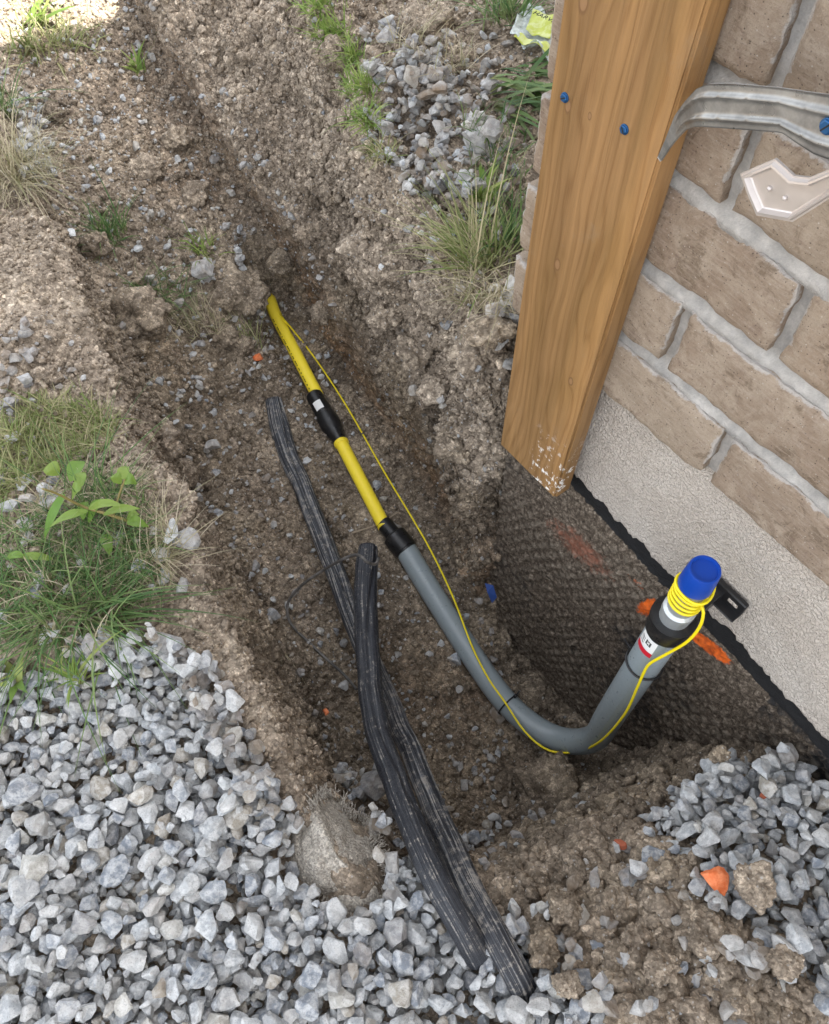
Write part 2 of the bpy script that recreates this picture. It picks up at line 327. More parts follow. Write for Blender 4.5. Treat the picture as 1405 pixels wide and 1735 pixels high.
d = fbm(fl, 7, 3, 3) * (.010 + .034 * bankR + .010 * bankL) + fbm(fl, 26, 3, 11) * (.0055 + .010 * bankR + .003 * floor)
w1, _ = worley(fl, 30, 5); w2, id2 = worley(fl, 75, 9)
d += (.45 - w1) * (.006 + .034 * bankR + .006 * floor) + (.45 - w2) * (.003 + .0085 * bankR + .0060 * floor) + vnoise(fl, 190, 31) * (.0012 + .0018 * bankR)
w3, _ = worley(fl, 135, 13); d += (.42 - w3) * (.0028 + .0035 * bankR) + fbm(fl, 12, 2, 19) * .010 * bankR
d += lump * ((.45 - w1) * .016 + (.45 - w2) * .006)
SHELF = [(770, 1450), (860, 1360), (1000, 1310), (1200, 1280), (1230, 1300), (1120, 1350), (1000, 1400), (880, 1440), (800, 1480)]
shelf = smooth(inpoly(px, py, SHELF).reshape(sh).astype(float), 6).ravel()
d *= amp * (1 - .72 * shelf)
cut = bell(un, 5.0, 6.05, .2) * np.clip((Wf - .48) / .25, 0, 1)
d *= 1 - .68 * cut; d += cut * (fbm(np.c_[fl[:, 0] * .35, fl[:, 1] * .35, fl[:, 2] * 1.6], 30, 3, 66) * .004 - .004)
sub = (np.abs(fl[:, 0]) < 4)
fl2 = fl + nrm.reshape(-1, 3) * d[:, None]
# the pipe and the wire lie in a clear bed
BED = [(spline([at(652, 893, -1.392), at(577, 748, -1.385), at(538, 670, -1.38), at(470, 540, -1.365), at(461, 517, -1.362)], 60), .0165),
       (spline([at(683, 923, -1.405), at(790, 1095, -1.42), at(850, 1183, -1.422), at(905, 1238, -1.425), at(952, 1260, -1.42), at(985, 1255, -1.40)], 60), .0225),
       (spline([at(474, 536, -1.36), at(500, 566, -1.37), at(540, 618, -1.385), at(590, 695, -1.392), at(650, 800, -1.40), at(702, 886, -1.402), at(735, 945, -1.402), at(768, 1015, -1.400), at(800, 1095, -1.392)], 60), .004),
       (spline([at(463, 676, -1.345), at(478, 740, -1.36), at(505, 812, -1.362), at(540, 900, -1.36), at(570, 975, -1.35), at(600, 1055, -1.33)], 50), .014)]
near_bed = np.full(len(fl2), 9.0)
for bp_, br_ in BED:
    mk = np.where((un > 2.6) & (un < 4.98) & (Wf > .05) & (Wf < 1.35) & (fl2[:, 2] < ZC - 1.20))[0]; d2 = ((fl2[mk, None, :2] - bp_[None, :, :2]) ** 2).sum(2); k_ = d2.argmin(1); dd_ = np.sqrt(d2[np.arange(len(mk)), k_])
    lim = bp_[k_, 2] - br_ * .9 + np.maximum(0, dd_ - br_ * .7) * 1.1; near = dd_ < .05
    fl2[mk, 2] = np.where(near, np.minimum(fl2[mk, 2], lim), fl2[mk, 2]); near_bed[mk] = np.minimum(near_bed[mk], dd_ - br_)
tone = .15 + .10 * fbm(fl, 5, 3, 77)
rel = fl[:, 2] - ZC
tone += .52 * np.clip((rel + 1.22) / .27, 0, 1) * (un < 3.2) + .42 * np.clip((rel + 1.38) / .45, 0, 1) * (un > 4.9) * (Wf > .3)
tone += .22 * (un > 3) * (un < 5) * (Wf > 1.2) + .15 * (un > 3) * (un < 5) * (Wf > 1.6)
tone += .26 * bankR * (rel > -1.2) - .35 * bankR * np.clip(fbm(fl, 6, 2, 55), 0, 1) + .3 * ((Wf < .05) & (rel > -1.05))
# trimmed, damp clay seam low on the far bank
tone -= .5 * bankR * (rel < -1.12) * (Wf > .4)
tone -= .35 * shelf
tone += .28 * inpoly(px, py, [(380, 700), (470, 650), (500, 800), (560, 1000), (520, 1100), (420, 950)])
nr, nc = sh; I = np.arange(nr * nc).reshape(nr, nc); Fq = np.stack([I[:-1, :-1], I[1:, :-1], I[1:, 1:], I[:-1, 1:]], -1).reshape(-1, 4)
n0 = np.cross(fl2[Fq[:, 1]] - fl2[Fq[:, 0]], fl2[Fq[:, 3]] - fl2[Fq[:, 0]])
if n0[:, 2].mean() < 0: Fq = Fq[:, ::-1]
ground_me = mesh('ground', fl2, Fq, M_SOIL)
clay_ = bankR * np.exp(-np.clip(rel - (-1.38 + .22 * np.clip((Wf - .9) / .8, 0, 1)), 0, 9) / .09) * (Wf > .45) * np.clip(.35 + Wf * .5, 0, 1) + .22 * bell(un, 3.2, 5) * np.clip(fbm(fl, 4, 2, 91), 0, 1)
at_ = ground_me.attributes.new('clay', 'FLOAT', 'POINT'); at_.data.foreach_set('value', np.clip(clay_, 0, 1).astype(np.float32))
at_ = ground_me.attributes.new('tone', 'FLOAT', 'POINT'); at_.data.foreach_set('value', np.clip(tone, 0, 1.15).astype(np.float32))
ground = tag(obj('ground', ground_me), 'brown dug soil with the trench cut through it, dry and pale on the banks', None, None, 'structure')
area = .5 * np.linalg.norm(np.cross(fl2[Fq[:, 2]] - fl2[Fq[:, 0]], fl2[Fq[:, 3]] - fl2[Fq[:, 1]]), axis=1)
fc = fl2[Fq].mean(1); fpx, fpy, fpd = proj(fc); fu_ = un[Fq[:, 0]]; fW = Wf[Fq[:, 0]]; fN = fc @ Nv; ftone = tone[Fq[:, 0]]
fnb = near_bed[Fq[:, 0]]
infr = (fpx > -120) & (fpx < 1525) & (fpy > -140) & (fpy < 1840) & ~((fN > .50) & (fW < .47))

# height raster for settling stones
CS = .0032; RW0, RN0 = -.42, -.62; RWn, RNn = int(2.6 / CS), int(2.2 / CS)
HR = np.full((RWn, RNn), -9.0)
def splat(Pts):
    i = ((Pts @ Wv - RW0) / CS).astype(int); j = ((Pts @ Nv - RN0) / CS).astype(int); ok = (i >= 0) & (j >= 0) & (i < RWn) & (j < RNn)
    np.maximum.at(HR, (i[ok], j[ok]), Pts[ok, 2])
splat(fl2)
mid = .5 * (fl2.reshape(nr, nc, 3)[:, 1:] + fl2.reshape(nr, nc, 3)[:, :-1]); splat(mid.reshape(-1, 3))
mid = .5 * (fl2.reshape(nr, nc, 3)[1:] + fl2.reshape(nr, nc, 3)[:-1]); splat(mid.reshape(-1, 3))
for _ in range(6):
    e = HR < -5
    if not e.any(): break
    acc = np.full(HR.shape, -9.0)
    for dx, dy in ((1, 0), (-1, 0), (0, 1), (0, -1)): acc = np.maximum(acc, np.roll(HR, (dx, dy), (0, 1)))
    HR[e] = acc[e]
H0 = HR.copy()
def hz(W, N):
    i = int((W - RW0) / CS); j = int((N - RN0) / CS)
    return HR[min(max(i, 0), RWn - 1), min(max(j, 0), RNn - 1)]
def surf(x, y, z0=-.95, it=8):
    """point of the ground that the photo shows at pixel x, y (marches down the line of sight)"""
    r = ray(x, y); t = .55
    while t < 4:
        p = r * t; i = int((p @ Wv - RW0) / CS); j = int((p @ Nv - RN0) / CS)
        if 0 <= i < RWn and 0 <= j < RNn and p[2] + ZC <= HR[i, j]: return p + [0, 0, ZC]
        t += .003
    return at(x, y, z0)

# ------------------------------------------------------------------ stone and clod shapes
def ico(sub):
    bm = bmesh.new(); bmesh.ops.create_icosphere(bm, subdivisions=sub, radius=1); v = np.array([p.co[:] for p in bm.verts]); f = [tuple(q.index for q in g.verts) for g in bm.faces]; bm.free(); return v, f
ICO = {k: ico(k) for k in (1, 2, 3, 4, 5)}
def stone_mesh(s, sub=3):
    r = np.random.default_rng(900 + s); v, f = ICO[sub]; v = v.copy(); sc = np.array([1, r.uniform(.68, .95), r.uniform(.48, .74)]); v = v * 1.25
    for _ in range(r.integers(11, 17)):
        n = r.normal(size=3); n /= np.linalg.norm(n); d = r.uniform(.52, .86); q = v @ n - d; v -= np.maximum(q, 0)[:, None] * n
    v = v * sc; v /= np.abs(v[:, 0]).max(); n = v / (np.linalg.norm(v, axis=1)[:, None] + 1e-9)
    v += n * (fbm(v, 3.2, 4, s, .6)[:, None] * .034 + vnoise(v, 17, s)[:, None] * .012)
    me = mesh('stone', v, f, M_STONE); with_sharp(me, 38); return me
def clod_mesh(s, sub=2, rough=.22):
    r = np.random.default_rng(50 + s); v, f = ICO[sub]; sc = np.array([1, r.uniform(.7, 1), r.uniform(.55, .85)]); v = v * sc
    n = v / np.linalg.norm(v, axis=1)[:, None]; w_, _ = worley(v + s * 3.1, 2.1, s)
    w4, _ = worley(v + s, 5.5, s + 2)
    v = v + n * ((fbm(v + s, 1.7, 4, s, .6) * rough)[:, None] + ((.45 - w_) * rough * .9 + (.42 - w4) * rough * .42)[:, None]); return mesh('soil_clod', v, f, M_CLOD)
STONES = [stone_mesh(i, 4) for i in range(26)]
PEB = [stone_mesh(60 + i, 2) for i in range(10)]
CLODS = [clod_mesh(i, 3, .27) for i in range(14)]
BIGCLODS = [clod_mesh(40 + i, 5, .27) for i in range(9)]

def scatter(name, pts, rot, sca, idx, tones, variants, label, cat):
    """one object of loose grains: geometry nodes puts variant idx at each point"""
    c = bpy.data.collections.new(name + '_shapes')
    for i, me in enumerate(variants):
        o = bpy.data.objects.new('%s_%03d' % (name, i), me); c.objects.link(o)
    me = bpy.data.meshes.new(name); me.from_pydata(np.asarray(pts).tolist(), [], [])
    for nm, ty, arr, key in (('rot', 'FLOAT_VECTOR', rot, 'vector'), ('sca', 'FLOAT_VECTOR', sca, 'vector'), ('idx', 'INT', idx, 'value'), ('tone', 'FLOAT', tones, 'value')):
        a = me.attributes.new(nm, ty, 'POINT'); a.data.foreach_set(key, np.ascontiguousarray(arr, np.int32 if ty == 'INT' else np.float32).ravel())
    o = obj(name, me); g = bpy.data.node_groups.new(name, 'GeometryNodeTree')
    g.interface.new_socket('Geometry', in_out='INPUT', socket_type='NodeSocketGeometry'); g.interface.new_socket('Geometry', in_out='OUTPUT', socket_type='NodeSocketGeometry')
    N = g.nodes; L = g.links; gi = N.new('NodeGroupInput'); go = N.new('NodeGroupOutput'); ip = N.new('GeometryNodeInstanceOnPoints'); ci = N.new('GeometryNodeCollectionInfo')
    ci.inputs['Collection'].default_value = c; ci.inputs['Separate Children'].default_value = True; ci.inputs['Reset Children'].default_value = True
    ip.inputs['Pick Instance'].default_value = True
    def na(nm, ty):
        q = N.new('GeometryNodeInputNamedAttribute'); q.data_type = ty; q.inputs[0].default_value = nm; return q.outputs[0]
    L.new(gi.outputs[0], ip.inputs['Points']); L.new(ci.outputs[0], ip.inputs['Instance']); L.new(na('idx', 'INT'), ip.inputs['Instance Index'])
    er = N.new('FunctionNodeEulerToRotation'); L.new(na('rot', 'FLOAT_VECTOR'), er.inputs[0]); L.new(er.outputs[0], ip.inputs['Rotation']); L.new(na('sca', 'FLOAT_VECTOR'), ip.inputs['Scale'])
    L.new(ip.outputs[0], go.inputs[0]); o.modifiers.new('grains', 'NODES').node_group = g
    return tag(o, label, cat, None, 'stuff')

# ------------------------------------------------------------------ house: brick wall, parging, foundation, unseen overhang for shade
M_MORTAR = NT('mortar', .9, .2); g = M_MORTAR.geo()
M_MORTAR.col(M_MORTAR.ramp(M_MORTAR.noise(g, 35, 5, .7), [(.3, (.42, .41, .40)), (.5, (.60, .58, .55)), (.66, (.80, .77, .73))])); M_MORTAR.bump(M_MORTAR.noise(g, 420, 5, .8), .0040)
M_MORTAR = M_MORTAR.m
m = NT('brick', .9, .15); g = m.geo(); oi = m.n('ShaderNodeObjectInfo').outputs['Random']
c = m.ramp(oi, [(0, (.35, .26, .205)), (.3, (.42, .33, .265)), (.55, (.31, .235, .19)), (.8, (.40, .30, .235))])
c = m.mix(m.fr(m.noise(g, 16, 6, .7, 1.5), .42, .62, 0, .8), c, (.50, .40, .33)); c = m.mix(m.fr(m.noise(g, 24, 6, .75, 1), .47, .35, 0, .7), c, (.20, .145, .105)); c = m.mix(1.0, c, (.97, .99, .93), 'MULTIPLY'); c = m.mix(m.fr(m.noise(g, 34, 4, .6, 2), .56, .72, 0, .6), c, (.24, .17, .135))
vq = m.n('ShaderNodeTexVoronoi'); vq.inputs['Scale'].default_value = 460; m.l(m.mix(.004, g, m.noise(g, 300, 2), 'ADD') if False else g, vq.inputs['Vector'])
pit = m.math('MULTIPLY', m.math('GREATER_THAN', m.sep(vq.outputs['Color'])[0], .86), m.math('LESS_THAN', m.math('ADD', vq.outputs['Distance'], m.math('MULTIPLY', m.noise(g, 900, 2), .5)), .52))
c = m.mix(m.math('MULTIPLY', pit, .7), c, (.055, .04, .035))
vl = m.math('MULTIPLY', m.math('GREATER_THAN', m.sep(vq.outputs['Color'])[1], .965), m.math('LESS_THAN', vq.outputs['Distance'], .28)); c = m.mix(m.math('MULTIPLY', vl, .8), c, (.62, .57, .5))
edge = m.attr('edge'); dr = m.noise(m.mapping(g, (1, 1, 1), (0, 0, math.radians(-52))) , 1); drag = m.noise(m.mapping(m.mapping(g, (1, 1, 1), (0, 0, -(math.pi / 2 - AZ) * 1.0)), (60, 400, 420)), 1.0, 4, .7); c = m.mix(m.fr(drag, .45, .7, 0, .5), c, (.52, .43, .355)); c = m.mix(m.fr(drag, .42, .28, 0, .35), c, (.17, .125, .10))
smear = m.fr(m.math('ADD', edge, m.math('MULTIPLY', m.math('SUBTRACT', m.noise(g, 55, 5, .7), .5), 1.5)), .72, .95, 0, .85)
c = m.mix(smear, c, (.58, .55, .52)); c = m.mix(m.fr(m.noise(g, 800, 3, .8), .5, .72, 0, .3), c, (.16, .11, .085)); m.col(c)
b = m.bump(m.noise(g, 130, 7, .78), .0065, .9); b = m.bump(m.math('MULTIPLY', pit, -1.0), .0015, 1, b); b = m.bump(drag, .0012, .7, b); M_BRICK = m.m
m = NT('parging', .9, .15); g = m.geo()
m.col(m.mix(m.fr(m.noise(g, 14, 4), .4, .7, 0, .5), (.56, .50, .44), (.66, .61, .55)))
q = m.mapping(g, (1, 1, 1)); b = m.bump(m.noise(q, 300, 2, .5, .8), .0075, 1.0); m.bump(m.noise(g, 1300, 2, .6), .0006, .6, b); M_PARGE = m.m
m = NT('black_tar', .5, .4); g = m.geo(); m.col(m.mix(m.fr(m.noise(g, 60, 5, .7), .5, .75), (.012, .012, .014), (.06, .055, .05))); m.bump(m.noise(g, 160, 4, .7), .003); M_TAR = m.m
M_CONC = simple('shade_eave_mat', (.5, .48, .45), .8).m

wall = empty('brick_wall', G(.2, .51, -.69), 'brown rough brick house wall above pale parging at the right of the photo', 'wall')
def kid(o, p):                                        # parent without moving
    o.parent = p; o.matrix_parent_inverse = Matrix.Translation(p.location).inverted(); return o
NB = D
core = box_mesh('mortar_bed', G(-3.5 + 3.98 / 2 - .004, NB + .0125 + 2, (-.697 + 1.22) / 2), WALLAX, (3.98 / 2, 2, (1.22 + .697) / 2), M_MORTAR, 0)
kid(obj('mortar_bed', core), wall)
# foundation below, and an unseen overhang above, its height set to shade the trench
kid(obj('foundation', box_mesh('foundation', G(-3.5 + 3.95 / 2, NB + .026 + 2, -1.3), WALLAX, (3.95 / 2, 2, .6), M_TAR, 0)), wall)
kid(obj('shade_eave', box_mesh('shade_eave', G(-1.5, NB + 1.95, 1.27), WALLAX, (2.1, 2.1, .05), M_CONC, .004)), wall)
BL, BP, BHt = .267, .0903, .0735
def brick_mesh(L, seed, depth=.09):
    nx, nz = max(6, int(L / .0045)), 17; r = np.random.default_rng(seed)
    x = np.linspace(-L / 2, L / 2, nx); z = np.linspace(-BHt / 2, BHt / 2, nz); X, Z = np.meshgrid(x, z, indexing='ij')
    ex = np.minimum(L / 2 - np.abs(X), .02); ez = np.minimum(BHt / 2 - np.abs(Z), .02); e = np.minimum(ex, ez)
    P3 = np.c_[X.ravel() + seed * 3.1, Z.ravel(), np.zeros(X.size)]
    y = .0045 * np.exp(-e.ravel() / .0028) + fbm(P3, 22, 4, seed, .6) * .0016 - np.abs(fbm(P3, 11, 2, seed + 5)) * .0012
    # folded crease lines of a hand-moulded face
    y += .0016 * np.clip(.12 - np.abs(fbm(P3, 9, 2, seed + 9)), 0, 1) * 8 * (vnoise(P3, 12, seed + 3) > .1)
    wx = fbm(P3, 55, 3, seed + 21, .65) * .0015 * (e.ravel() < .006); X2 = X.ravel() + wx * np.sign(X.ravel()) * (ex.ravel() < .006); Z2 = Z.ravel() + wx * np.sign(Z.ravel()) * (ez.ravel() < .006) * 1.2
    V = np.c_[X2, y, Z2]; Id = np.arange(nx * nz).reshape(nx, nz)
    F = [(Id[i, j], Id[i + 1, j], Id[i + 1, j + 1], Id[i, j + 1]) for i in range(nx - 1) for j in range(nz - 1)]
    ring = list(Id[:, 0]) + list(Id[-1, 1:]) + list(Id[-2::-1, -1]) + list(Id[0, -2:0:-1]); nb = len(V); R1 = V[ring].copy(); R1[:, 1] = np.maximum(R1[:, 1], 0) + .012; R2 = V[ring].copy(); R2[:, 1] = depth
    V = np.vstack([V, R1, R2]); k = len(ring)
    for i in range(k): j = (i + 1) % k; F.append((ring[j], ring[i], nb + i, nb + j)); F.append((nb + j, nb + i, nb + k + i, nb + k + j))
    F.append(tuple(nb + k + i for i in range(k)))
    me = bpy.data.meshes.new('brick'); me.from_pydata(V.tolist(), [], [tuple(int(a) for a in t) for t in F]); me.materials.append(M_BRICK)
    me.polygons.foreach_set('use_smooth', [True] * len(me.polygons)); a = me.attributes.new('edge', 'FLOAT', 'POINT')
    ev = np.r_[np.exp(-e.ravel() / .006) * (Z.ravel() > -.02) + .5 * np.exp(-e.ravel() / .004) * (Z.ravel() <= -.02), np.full(2 * k, .4)]; a.data.foreach_set('value', ev.astype(np.float32)); me.update(); with_sharp(me, 50); return me
rot_wall = Matrix(((-Wv[0], Nv[0], 0), (-Wv[1], Nv[1], 0), (0, 0, 1))).to_euler()
CORNER = .482; far = []
for row in range(0, 21):
    z = -.696 + row * BP + BHt / 2; ph = .188 if (row in (0, 2) or (row > 4 and row % 2)) else .275; k = 0; x1 = CORNER
    joints = [ph + i * BL for i in range(-14, 2) if ph + i * BL < CORNER - .03]; joints = sorted(joints) + [CORNER + .006]
    for i in range(len(joints) - 1):
        a, b_ = joints[i] + .006, joints[i + 1] - .006
        if b_ < -3.2: continue
        L = b_ - a
        if row < 9 and a > -.7:
            me = brick_mesh(L, row * 31 + i)
            o = obj('brick', me, None, G((a + b_) / 2, NB + random.uniform(-.0015, .0015), z)); o.rotation_euler = rot_wall; o.rotation_euler.z += random.uniform(-.004, .004); kid(o, wall)
        else: far.append((a, b_, z))
for row in range(0, 9):                                # bed joints, struck so that they slope outward to the brick below
    z0 = -.696 + row * BP + BHt - .003; z1 = z0 + BP - BHt + .006; xs_ = np.linspace(-.72, CORNER - .012, 330); prof = [(0, .016), (.02, .0045), (.35, .0065), (.75, .0105), (1, .014)]
    PJ = np.c_[xs_, np.full(330, z0), np.zeros(330)]; wv_ = fbm(PJ, 40, 4, row + 300, .6) * .0011; V = np.vstack([np.array([G(x_, NB + dn + (wv_[i] * 1.3 if 0 < k_ < 4 else 0), z0 + (z1 - z0) * t_ + wv_[i] * .5) for i, x_ in enumerate(xs_)]) for k_, (t_, dn) in enumerate(prof)])
    V[330:4 * 330] -= np.outer(vnoise(V[330:4 * 330], 420, 5) * .0005, Nv)
    kid(obj('mortar_joint', mesh('mortar_joint', V, [(k_ * 330 + i, (k_ + 1) * 330 + i, (k_ + 1) * 330 + i + 1, k_ * 330 + i + 1) for k_ in range(4) for i in range(329)], M_MORTAR)), wall)
v = []; f = []
for a, b_, z in far:
    k = len(v)
    for (ww, zz) in ((a, -1), (b_, -1), (b_, 1), (a, 1)): v.append(G(ww, NB, z + zz * BHt / 2))
    for (ww, zz) in ((a, -1), (b_, -1), (b_, 1), (a, 1)): v.append(G(ww, NB + .05, z + zz * BHt / 2))
    f += [(k, k + 1, k + 2, k + 3), (k + 4, k + 7, k + 6, k + 5), (k, k + 4, k + 5, k + 1), (k + 1, k + 5, k + 6, k + 2), (k + 2, k + 6, k + 7, k + 3), (k + 3, k + 7, k + 4, k)]
o = kid(obj('upper_bricks', mesh('upper_bricks', v, f, M_BRICK, False)), wall); o['kind'] = 'stuff'
# side face bricks of the corner (their rough ends show past the board)
for row in range(0, 9):
    z = -.696 + row * BP + BHt / 2
    for k in range(1, 4):
        me = box_mesh('brick', (0, 0, 0), ((1, 0, 0), (0, 1, 0), (0, 0, 1)), (.045, BL / 2 - .006, BHt / 2), M_BRICK, .004, 2)
        o = obj('brick', me, None, G(CORNER - .045 + random.uniform(-.002, .002), NB + .1 + k * BL - BL / 2 + (.08 if row % 2 else 0), z)); o.rotation_euler = rot_wall; kid(o, wall)
# parging with a ragged lower edge
nx, nz = 420, 66; xs = np.linspace(-1.2, CORNER - .012, nx); V = []; zt = -.690
P1 = np.c_[xs, np.zeros(nx), np.zeros(nx)]
low = -.872 - .046 * np.clip((.46 - xs) / .55, 0, 1) + fbm(P1, 14, 3, 4) * .006 + fbm(P1, 90, 3, 8, .7) * .0045
for i in range(nx):
    zz = np.linspace(zt, low[i], nz); edge_r = np.clip((zz - low[i]) / .006, 0, 1)
    V.append(np.array([G(xs[i], NB + .012 + .004 * (1 - edge_r[k]) ** 2, zz[k]) for k in range(nz)]))
V = np.vstack(V); P3 = np.c_[V @ Wv, V @ Nv * 0, V[:, 2]]
V -= np.outer(fbm(P3, 9, 2, 6) * .0012 + fbm(P3, 60, 2, 16) * .0006, Nv)
Id = np.arange(nx * nz).reshape(nx, nz); F = np.stack([Id[:-1, :-1], Id[:-1, 1:], Id[1:, 1:], Id[1:, :-1]], -1).reshape(-1, 4).tolist()
lowrow = Id[:, -1]; k0 = len(V); V = np.vstack([V, V[lowrow] + Nv * .02, V[Id[-1, :]] + Nv * .02])
for i in range(nx - 1): F.append((int(lowrow[i]), k0 + i, k0 + i + 1, int(lowrow[i + 1])))
for k in range(nz - 1): F.append((int(Id[-1, k]), int(Id[-1, k + 1]), k0 + nx + k + 1, k0 + nx + k))
kid(obj('parging', mesh('parging', V, F, M_PARGE)), wall)

# ------------------------------------------------------------------ dimpled drainage membrane on the foundation
m = NT('muddy_membrane', .75, .3); g = m.geo(); U = m.tex('UV'); mu = m.attr('mud'); org = m.attr('paint'); red = m.attr('red')
mud = m.fr(m.math('ADD', mu, m.math('MULTIPLY', m.math('SUBTRACT', m.noise(g, 70, 6, .75), .5), 1.3)), .35, .75)
mc = m.ramp(m.noise(g, 190, 6, .8), [(.36, (.030, .022, .016)), (.5, (.105, .080, .058)), (.68, (.36, .30, .235))])
c = m.mix(mud, (.014, .014, .015), mc); c = m.mix(m.math('MULTIPLY', m.attr('dimc'), .4), c, (.27, .235, .185)); c = m.mix(m.fr(m.math('ADD', red, m.math('MULTIPLY', m.math('SUBTRACT', m.noise(g, 90, 5, .75), .5), 1.2)), .45, .85, 0, .7), c, (.30, .105, .06))
pf = m.fr(m.math('ADD', org, m.math('MULTIPLY', m.math('SUBTRACT', m.noise(g, 75, 5, .75), .5), .9)), .5, .66)
c = m.mix(pf, c, m.ramp(m.noise(g, 100, 4), [(.35, (.45, .08, .015)), (.6, (.90, .17, .02))])); m.col(c)
b = m.bump(m.noise(g, 260, 5, .75), .003, .9); M_MEMB = m.m
nx, nz = 330, 330; xs = np.linspace(-.35, .462, nx); zs = np.linspace(-.868, -1.56, nz); X, Z = np.meshgrid(xs, zs, indexing='ij')
Z = Z - .045 * np.clip((.46 - X) / .55, 0, 1) * np.clip((Z + 1.56) / .7, 0, 1)
p_ = .021; row_i = np.round(Z / (p_ * .87)); cx = (np.round(X / p_ - .5 * (row_i % 2)) + .5 * (row_i % 2)) * p_; cz = row_i * p_ * .87; jn = np.c_[cx.ravel() * 40, cz.ravel() * 40, np.zeros(cx.size)]; cx = cx + (vnoise(jn, 7.3, 71) * .0018).reshape(X.shape); cz = cz + (vnoise(jn, 7.3, 72) * .0022).reshape(X.shape)
dd = np.hypot(X - cx, Z - cz); dim = np.clip(1 - (dd / .0068) ** 2, 0, 1) ** .7
PM = np.c_[X.ravel(), np.zeros(X.size), Z.ravel()]
top = (Z > -.905 - .045 * np.clip((.46 - X) / .55, 0, 1)).ravel()
fill = np.clip(.5 + 1.3 * fbm(PM, 8, 3, 40), 0, 1) * np.clip((-1.02 - Z.ravel()) / .25 + .3, .1, 1)
off = (dim.ravel() * .0034 * (1 - .6 * fill) + fill * .003 + np.abs(fbm(PM, 70, 4, 43, .65)) * .0035 + fbm(PM, 5, 2, 44) * .006)
off = np.where(top, .001 + fbm(PM, 60, 3, 47) * .002, off)
lip = np.exp(-((Z.ravel() + .912 + .045 * np.clip((.46 - X.ravel()) / .55, 0, 1)) / .0035) ** 2) * .004; off += lip
V = np.outer(X.ravel(), Wv) + np.outer(NB + .017 - off, Nv); V[:, 2] = Z.ravel() + ZC
Id = np.arange(nx * nz).reshape(nx, nz); F = np.stack([Id[:-1, :-1], Id[:-1, 1:], Id[1:, 1:], Id[1:, :-1]], -1).reshape(-1, 4)
# turn the corner
k0 = len(V); V = np.vstack([V, V[Id[-1, :]] + Nv * .3]); F = F.tolist() + [(int(Id[-1, k]), int(Id[-1, k + 1]), k0 + k + 1, k0 + k) for k in range(nz - 1)]
me = mesh('drainage_membrane', V, F, M_MEMB)
zz_ = Z.ravel() + .045 * np.clip((.46 - X.ravel()) / .55, 0, 1)
mud_ = np.where(zz_ > -.905, -.6, .75) + .25 * fbm(PM, 7, 3, 61) - .35 * (X.ravel() < 0) * (zz_ > -1.02)
mpx, mpy, _ = proj(V[:len(PM)])
paint = np.maximum(np.exp(-(((mpx - 1196 - (mpy - 1090) * 1.15) / 19) ** 2)) * np.exp(-((mpy - 1092) / 38) ** 2) * 1.15, np.exp(-(((mpx - 1104) / 30) ** 2) - ((mpy - 1030) / 20) ** 2)) * 1.0
paint = np.maximum(paint, .55 * np.exp(-(((mpx - 1075 - (mpy - 985) * 1.0) / 16) ** 2) - ((mpy - 985) / 30) ** 2))
redm = np.exp(-(((mpx - 985 - (mpy - 930) * .9) / 42) ** 2) - ((mpy - 930) / 75) ** 2) * .75
for nm, ar in (('dimc', dim.ravel() * (zz_ < -.925) * np.clip(.5 + 1.5 * fbm(PM, 9, 3, 83), 0, 1)), ('mud', mud_), ('paint', paint), ('red', redm)):
    a = me.attributes.new(nm, 'FLOAT', 'POINT'); a.data.foreach_set('value', np.r_[ar, ar[Id[-1, :]]].astype(np.float32))
tag(obj('drainage_membrane', me), 'muddy black dimpled drainage membrane on the foundation under the parging, with orange paint smears', 'membrane')

# ------------------------------------------------------------------ wooden board
m = NT('treated_wood', .55, .3); o_ = m.tex(); sx = m.sep(o_)
warp = m.noise(m.mapping(o_, (9, 9, 1.3)), 1.6, 3, .5); q = m.n('ShaderNodeCombineXYZ')
xw = m.math('ADD', m.math('MULTIPLY', sx[0], 1.0), m.math('MULTIPLY', warp, .12)); 
kn = []
KNOTS = [(-.036, .566, .0042), (-.034, .486, .0030), (-.010, .490, .0016), (-.014, .335, .0034), (.034, .21, .0028), (.012, .085, .0018)]
kd = None
for kx, kz, kr in KNOTS:
    cmb = m.n('ShaderNodeCombineXYZ'); m.l(m.math('MULTIPLY', m.math('SUBTRACT', sx[0], kx), 1.0), cmb.inputs[0]); m.l(m.math('MULTIPLY', m.math('SUBTRACT', sx[2], kz), .55), cmb.inputs[2])
    ln = m.n('ShaderNodeVectorMath', operation='LENGTH'); m.l(cmb.outputs[0], ln.inputs[0]); dq = m.math('DIVIDE', ln.outputs['Value'], kr)
    bulge = m.math('MULTIPLY', m.math('EXPONENT', m.math('MULTIPLY', dq, -.55)), .010); xw = m.math('ADD', xw, m.math('MULTIPLY', bulge, m.math('SIGN', m.math('SUBTRACT', sx[0], kx)) if False else 1.0))
    kd = dq if kd is None else m.math('MINIMUM', kd, dq)
rings = m.math('SINE', m.math('MULTIPLY', xw, 560.0)); r2 = m.math('SINE', m.math('MULTIPLY', xw, 1370.0))
fine = m.noise(m.mapping(o_, (900, 900, 14)), 1.0, 3, .6)
gf = m.math('ADD', m.math('ADD', m.math('MULTIPLY', rings, .36), m.math('MULTIPLY', r2, .16)), m.math('MULTIPLY', m.math('SUBTRACT', fine, .5), 1.3))
c = m.ramp(m.fr(gf, -1, 1.1), [(0, (.305, .178, .078)), (.6, (.26, .148, .062)), (.85, (.215, .116, .046)), (1, (.15, .078, .030))])
c = m.mix(m.fr(m.noise(m.mapping(o_, (6, 6, 1.4)), 2.4, 3), .38, .66, 0, .55), c, m.mix(1.0, c, (.66, .66, .50), 'MULTIPLY'))
